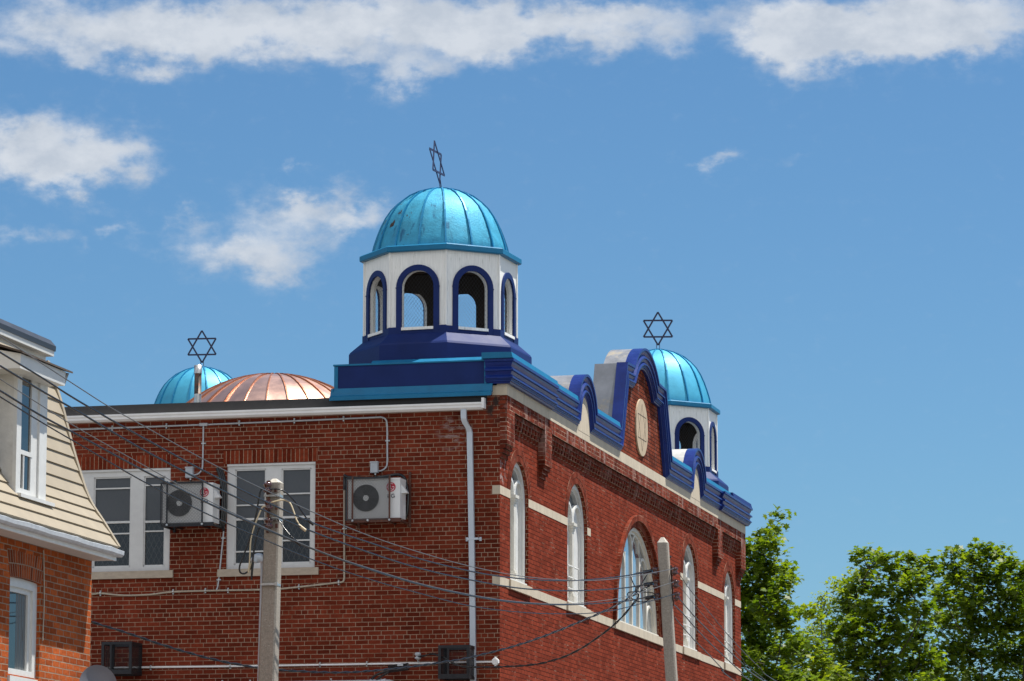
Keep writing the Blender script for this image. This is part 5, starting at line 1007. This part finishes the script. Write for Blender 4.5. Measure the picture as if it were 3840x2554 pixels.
for p in DATA['insA']:
    q = pl(tA, p); rk.bar((q.x+.0, -.10, q.z-.07), (q.x, q.y, q.z-.07), .03, .006); rk.bar((q.x+.0, -.10, q.z+.07), (q.x, q.y, q.z+.07), .03, .006); rk.bar((q.x, q.y, q.z-.08), (q.x, q.y, q.z+.08), .012, .012)
    rk.box(q.x+.07, q.x+.10, -.112, -.095, q.z-.05, q.z+.0)
rk.build('insulator_rack', 'rust_metal', tA)
for p in DATA['insA']:
    m = MB(); spool(m, pl(tA, p), 1.05); m.build('insulator', 'ceramic', tA)
for z in [p[2] for p in DATA['bandA']]:
    m = MB(); c_ = atA(z); h = (.168+(.238-.168)*(1-z/zT))/2+.003; m.box(c_.x-h, c_.x+h, -h, h, z-.013, z+.013); m.box(c_.x+h-.015, c_.x+h+.02, -h-.012, -h+.01, z-.02, z+.02); m.build('band', 'steel', tA)
pa, pb = pl(tA, DATA['pipeA'][0]), pl(tA, DATA['pipeA'][1]); kk = (pa.x-pb.x)/(pa.z-pb.z)
m = MB(); m.tube([(pa.x-kk*pa.z, 0.02, 0), (pa.x, .02, pa.z)], .0175, 10); RI = m.build('riser_pipe', 'downpipe', tA)
hd = pl(tA, DATA['headA']); m = MB(); m.v = []
m.tube(smooth_path([(pa.x, .02, pa.z-.01), (pa.x, .01, pa.z+.05), (pa.x-.02, -.01, pa.z+.085), (pa.x-.06, -.04, pa.z+.075), (pa.x-.085, -.06, pa.z+.03)], 4), [.021]*4+[.05]*8+[.042]*4+[.03], 12); m.build('weather_head', 'downpipe', tA)
# cable jumpers of the near pole
for k, mt, r, lb in (('j1','rubber',.0085,'black jumper arching from the top insulator to the upper wires'),('j2','jumper_cream',.0085,'cream jumper arching from the middle insulator to a wire'),('j3','rubber',.0075,'black jumper from the lowest insulator down to the wire pair'),
        ('k1','rubber',.0105,'black drip loop hanging from the top insulator to the weather head'),('k2','jumper_cream',.0095,'cream drip loop hanging from the middle insulator to the weather head'),('k3','rubber',.011,'thick black tail hanging below the weather head')):
    P_ = DATA['jump'][k]; m = MB(); o = P_[0]; m.tube(smooth_path(P_, 6), r, 8)
    if k[0] == 'j': e = Vector(P_[-1]); m.tube([e+Vector((-.03,-.01,.02)), e+Vector((.06,0,-.05))], .017, 8)
    single(m, 'jumper_cable', mt, lb, 'cable', o, o, 'jumper cables at the nearer pole', rz=0)
# far pole hardware
for side, key in ((-1, 'insBL'), (1, 'insBR')):
    m = MB(); P_ = [pl(tB, p) for p in DATA[key]]; zc_ = sum(q.z for q in P_)/3
    xx = atB(zc_).x+side*.09; m.bar((atB(P_[0].z+.07).x+side*.086, -.03, P_[0].z+.09), (atB(P_[2].z-.13).x+side*.086, -.03, P_[2].z-.13), .022, .03, up=(0,1,0))
    for q in P_:
        for dz in (-.06, .06): m.bar((atB(q.z).x+side*.09, -.03, q.z+dz), (q.x, q.y, q.z+dz), .026, .006)
        m.bar((q.x, q.y, q.z-.07), (q.x, q.y, q.z+.07), .012, .012)
    m.build('insulator_rack', 'rust_metal', tB)
    for q in P_:
        m = MB(); spool(m, q, .95); m.build('insulator', 'ceramic', tB)
for q in [Vector(p) for p in DATA['insBL']]:
    q = pl(tB, q); m = MB(); m.bar((q.x-.17, q.y, q.z-.01), (q.x-.04, q.y, q.z+.01), .06, .05); m.build('clamp', 'rubber', tB)
zTB = DATA['poleB_prof']['top'][2]
for z in (zTB-.27, zTB-.72, zTB-1.05, zTB-1.45, zTB-1.85):
    m = MB(); c_ = atB(z); h = (.150+(.178-.150)*(1-z/zTB))/2; m.tube([(c_.x-.012, -h-.001, z), (c_.x-.012, -h+.01, z)], .011, 8); m.build('bolt_hole', 'dark', tB)
m = MB(); c_ = atB(zTB-.2); m.tube([(c_.x+.065, -.02, zTB-.2), (c_.x+.095, -.02, zTB-.2)], .014, 8); m.build('bolt', 'dark', tB)

# ------------------------------------------------------------------ wires
def wire(P_, r, mt, label, group=None, twist=False, k=7, name='overhead_wire', cat='wire'):
    m = MB(); o = P_[0]; pts = smooth_path(P_, k)
    if twist:                                     # two strands wound round each other
        ln = 0
        for s_ in (0, 1):
            q = []; ln = 0; fine = []
            for i in range(len(pts)-1):
                st2 = max(1, int((pts[i+1]-pts[i]).length/.06))
                fine += [pts[i].lerp(pts[i+1], j/st2) for j in range(st2)]
            fine.append(pts[-1])
            for i, p in enumerate(fine):
                if i: ln += (p-fine[i-1]).length
                a = ln*2*math.pi/.45+math.pi*s_; d = (fine[min(i+1, len(fine)-1)]-fine[max(i-1, 0)]).normalized(); u = d.cross(Vector((0,0,1))).normalized(); v = u.cross(d)
                q.append(p+(u*math.cos(a)+v*math.sin(a))*r*.75)
            m.tube(q, r*.75 if s_ == 0 else r*.6, 6, mi=s_)
        ob = m.build(name, [mt, 'rubber'], None, o)
    else:
        m.tube(pts, r, 6); ob = m.build(name, mt, None, o)
    ob.location = o; return tag(ob, label, cat, group)
GW = 'wires strung between the poles'
Wd = DATA['wires']
wire(Wd['a'], .0055, 'bare', 'topmost thin bare wire crossing the view, ending right of the pointed pole', GW)
wire(Wd['b'], .0095, 'rubber', 'second wire from the top, black, met by the black jumper', GW)
wire(Wd['c'], .0100, 'rubber', 'third wire from the top, black, met by the cream jumper', GW)
wire(Wd['d'], .0050, 'bare', 'fourth wire from the top, thin and bare, hugging a thicker black one', GW)
wire(Wd['e'], .0100, 'rubber', 'fifth wire from the top, thick and black just under a bare one', GW)
wire(Wd['f'], .0070, 'rubber', 'lowest of the wires crossing in front of the nearer pole', GW)
GS = 'service cables slung low before the brick'
wire(DATA['cable1'], .0125, 'rubber', 'black service cable sagging from the orange brick house to the pointed pole', GS, twist=True, name='service_cable', cat='cable')
wire(DATA['cable2'], .0125, 'rubber', 'twisted black service cable from the wall knob insulator to the pointed pole', GS, twist=True, name='service_cable', cat='cable')
GR = 'wires leaving the pointed pole down the street'
names = {'r1': 'uppermost wire leaving the pointed pole down the street', 'r2': 'thin second wire leaving the pointed pole from its middle insulator', 'r3': 'third wire leaving the pointed pole, thick with a splice', 'r4': 'fourth wire leaving the pointed pole from below its insulators', 'r5': 'lowest wire leaving the pointed pole and passing the far sill'}
for k, r in (('r1', .0065), ('r2', .0045), ('r3', .0095), ('r4', .0095), ('r5', .0085)):
    P_ = [Vector(p) for p in DATA['streetwires'][k]]; d = (P_[-1]-P_[-2]).normalized(); P_.append(P_[-1]+d*12+Vector((0,0,.5)))
    wire(P_, r, 'bare' if k == 'r2' else 'rubber', names[k], GR)
for k, lb in (('l1', 'black loop crossing over beside the pointed pole'), ('l2', 'short black lead slanting down left of the pointed pole'), ('l3', 'wide black loop curling left of the lowest insulator')):
    wire(DATA['loopB'][k], .0085, 'rubber', lb, 'wire loops at the pointed pole', name='wire_loop', cat='cable')

# ------------------------------------------------------------------ trees
def leaf_mat(name, c1, c2, trans):
    m = bpy.data.materials.new(name); m.use_nodes = True; t = m.node_tree; b = t.nodes['Principled BSDF']; N = t.nodes.new
    ge = N('ShaderNodeNewGeometry'); cr = N('ShaderNodeMix'); cr.data_type = 'RGBA'; t.links.new(ge.outputs['Random Per Island'], cr.inputs[0])
    cr.inputs[6].default_value = (*c1, 1); cr.inputs[7].default_value = (*c2, 1); t.links.new(cr.outputs[2], b.inputs['Base Color'])
    b.inputs['Roughness'].default_value = .45; b.inputs['Specular IOR Level'].default_value = .2
    tr = N('ShaderNodeBsdfTranslucent'); mu = N('ShaderNodeMix'); mu.data_type = 'RGBA'; mu.blend_type = 'MULTIPLY'; mu.inputs[0].default_value = 1
    t.links.new(cr.outputs[2], mu.inputs[6]); mu.inputs[7].default_value = (2.3, 2.3, .8, 1); t.links.new(mu.outputs[2], tr.inputs[0])
    ms = N('ShaderNodeMixShader'); ms.inputs[0].default_value = trans; out = t.nodes['Material Output']
    t.links.new(b.outputs[0], ms.inputs[1]); t.links.new(tr.outputs[0], ms.inputs[2]); t.links.new(ms.outputs[0], out.inputs[0]); return m
M['leaf_maple'] = leaf_mat('maple leaves', (.045,.090,.006), (.15,.20,.012), .38)
M['leaf_light'] = leaf_mat('light leaves', (.11,.16,.012), (.21,.25,.018), .42)
M['leaf_fresh'] = leaf_mat('fresh maple leaves', (.065,.115,.008), (.19,.23,.014), .40)
LEAF = [(0,-.5),(.12,-.32),(.42,-.38),(.30,-.12),(.52,.12),(.22,.16),(.0,.55),(-.22,.16),(-.52,.12),(-.30,-.12),(-.42,-.38),(-.12,-.32)]
LEAF_S = [(0,-.5),(.28,-.1),(.12,.3),(0,.5),(-.12,.3),(-.28,-.1)]
def tree(name, key, label, leafmat, size, dens, shape, seed):
    rg = np.random.default_rng(seed); d = DATA['trees'][key]; base = Vector((*d['trunk'], 0)); B_ = np.array(d['blobs'])
    t = thing(name, label, 'tree', base, 'trees beyond the brick building', rz=0)
    # twig tips: scattered through each clump, fuller towards its upper shell
    tips = []
    for x, y, z, r in B_:
        n = max(4, int(dens*(r/.3)**2))
        v = rg.normal(size=(n, 3)); v /= np.linalg.norm(v, axis=1)[:, None]; rad = r*(rg.uniform(.0, 1, n)**.45)
        q = np.array([x, y, z])+v*rad[:, None]*np.array([1.05, 1.3, .92]); tips += [tuple(p) for p in q]
    tips = np.array(tips)-np.array(base)
    # skeleton: each tip grows from the nearest wood lower down
    top = tips[:, 2].max(); mean = tips.mean(0)
    nodes = [np.array([0, 0, 0.]), np.array([mean[0]*.15, mean[1]*.15, 1.5]), np.array([mean[0]*.3, mean[1]*.3, 3.0]), np.array([mean[0]*.55, mean[1]*.5, 4.3])]; par = [-1, 0, 1, 2]
    order = np.argsort(np.linalg.norm(tips-nodes[3], axis=1)); sub = order[::12]
    for i in sub:
        p = tips[i]; Nn = np.array(nodes); dv = p-Nn; dist = np.linalg.norm(dv, axis=1); cost = dist+np.where(dv[:, 2] < .1*dist, 3.0, 0)+np.where(np.arange(len(nodes)) < 3, 4, 0)
        j = int(np.argmin(cost)); a = Nn[j]; seg_ = max(1, int(dist[j]/.5)); last = j
        for s_ in range(1, seg_+1):
            f_ = s_/seg_; q = a+(p-a)*f_+np.array([0, 0, -.10*math.sin(math.pi*f_)*dist[j]])+rg.normal(size=3)*.02*(s_ < seg_); nodes.append(q); par.append(last); last = len(nodes)-1
    w_ = np.zeros(len(nodes))
    ch = np.bincount([p for p in par if p >= 0], minlength=len(nodes)); w_[ch == 0] = 1
    for i in range(len(nodes)-1, 0, -1): w_[par[i]] += w_[i]
    rad = .008*np.sqrt(w_)**1.05+.003
    m = MB()
    for i in range(1, len(nodes)):
        if rad[i] < .0045 and rg.random() < .3: continue
        a, b_ = nodes[par[i]], nodes[i]; ra_, rb_ = min(rad[par[i]], rad[i]*1.6+.002), rad[i]
        if np.linalg.norm(b_-a) > 1e-3: m.tube([a, b_], [ra_, rb_], 5, caps=False)
    m.build('trunk', 'bark', t, fix=False)
    # leaves in sprays round the tips
    L_ = np.array(shape); nl = len(L_); per = 11
    C_ = np.repeat(tips, per, axis=0); K = len(C_)
    C_ = C_+rg.normal(size=(K, 3))*np.array([.12, .12, .075])
    C_[:, 2] -= .02
    tilt = np.abs(rg.normal(0, R(34), K)); azm = rg.uniform(0, 2*math.pi, K); spin = rg.uniform(0, 2*math.pi, K); sz = size*rg.uniform(.65, 1.2, K)
    nrm = np.stack([np.sin(tilt)*np.cos(azm), np.sin(tilt)*np.sin(azm), np.cos(tilt)], 1)
    u = np.stack([np.cos(spin), np.sin(spin), np.zeros(K)], 1); u -= nrm*(u*nrm).sum(1)[:, None]; u /= np.linalg.norm(u, axis=1)[:, None]; v = np.cross(nrm, u)
    fold = .22
    P_ = C_[:, None, :]+sz[:, None, None]*(u[:, None, :]*L_[None, :, 0, None]+v[:, None, :]*L_[None, :, 1, None]+nrm[:, None, :]*(-fold*np.abs(L_[None, :, 0, None])-.15*L_[None, :, 1, None]**2))
    me = bpy.data.meshes.new('crown'); P_ = P_.reshape(-1, 3).astype(np.float32)
    me.vertices.add(len(P_)); me.vertices.foreach_set('co', P_.ravel()); me.loops.add(K*nl); me.loops.foreach_set('vertex_index', np.arange(K*nl, dtype=np.int32))
    me.polygons.add(K); me.polygons.foreach_set('loop_start', np.arange(K, dtype=np.int32)*nl); me.polygons.foreach_set('loop_total', np.full(K, nl, dtype=np.int32)); me.update(); me.validate()
    me.materials.append(M[leafmat]); ob = bpy.data.objects.new('crown', me); COL.objects.link(ob); ob.parent = t
    return K
K = 0
K += tree('maple_tree', 't1', 'tall spired maple rising just behind the far corner of the brick building', 'leaf_maple', .165, 18, LEAF, 1)
K += tree('maple_tree', 't4', 'broad dark maple with a lone lobed top, left of the highest maple', 'leaf_maple', .185, 11.5, LEAF, 2)
K += tree('maple_tree', 't5', 'broad maple with the highest top at the right edge', 'leaf_maple', .185, 11.5, LEAF, 3)
K += tree('locust_tree', 't3', 'pale yellow green feathery tree standing behind the maples', 'leaf_light', .15, 15, LEAF_S, 4)
K += tree('maple_tree', 't6', 'low bright green young maple between the spired and the broad maples', 'leaf_fresh', .18, 11, LEAF, 5)
print('leaves', K)
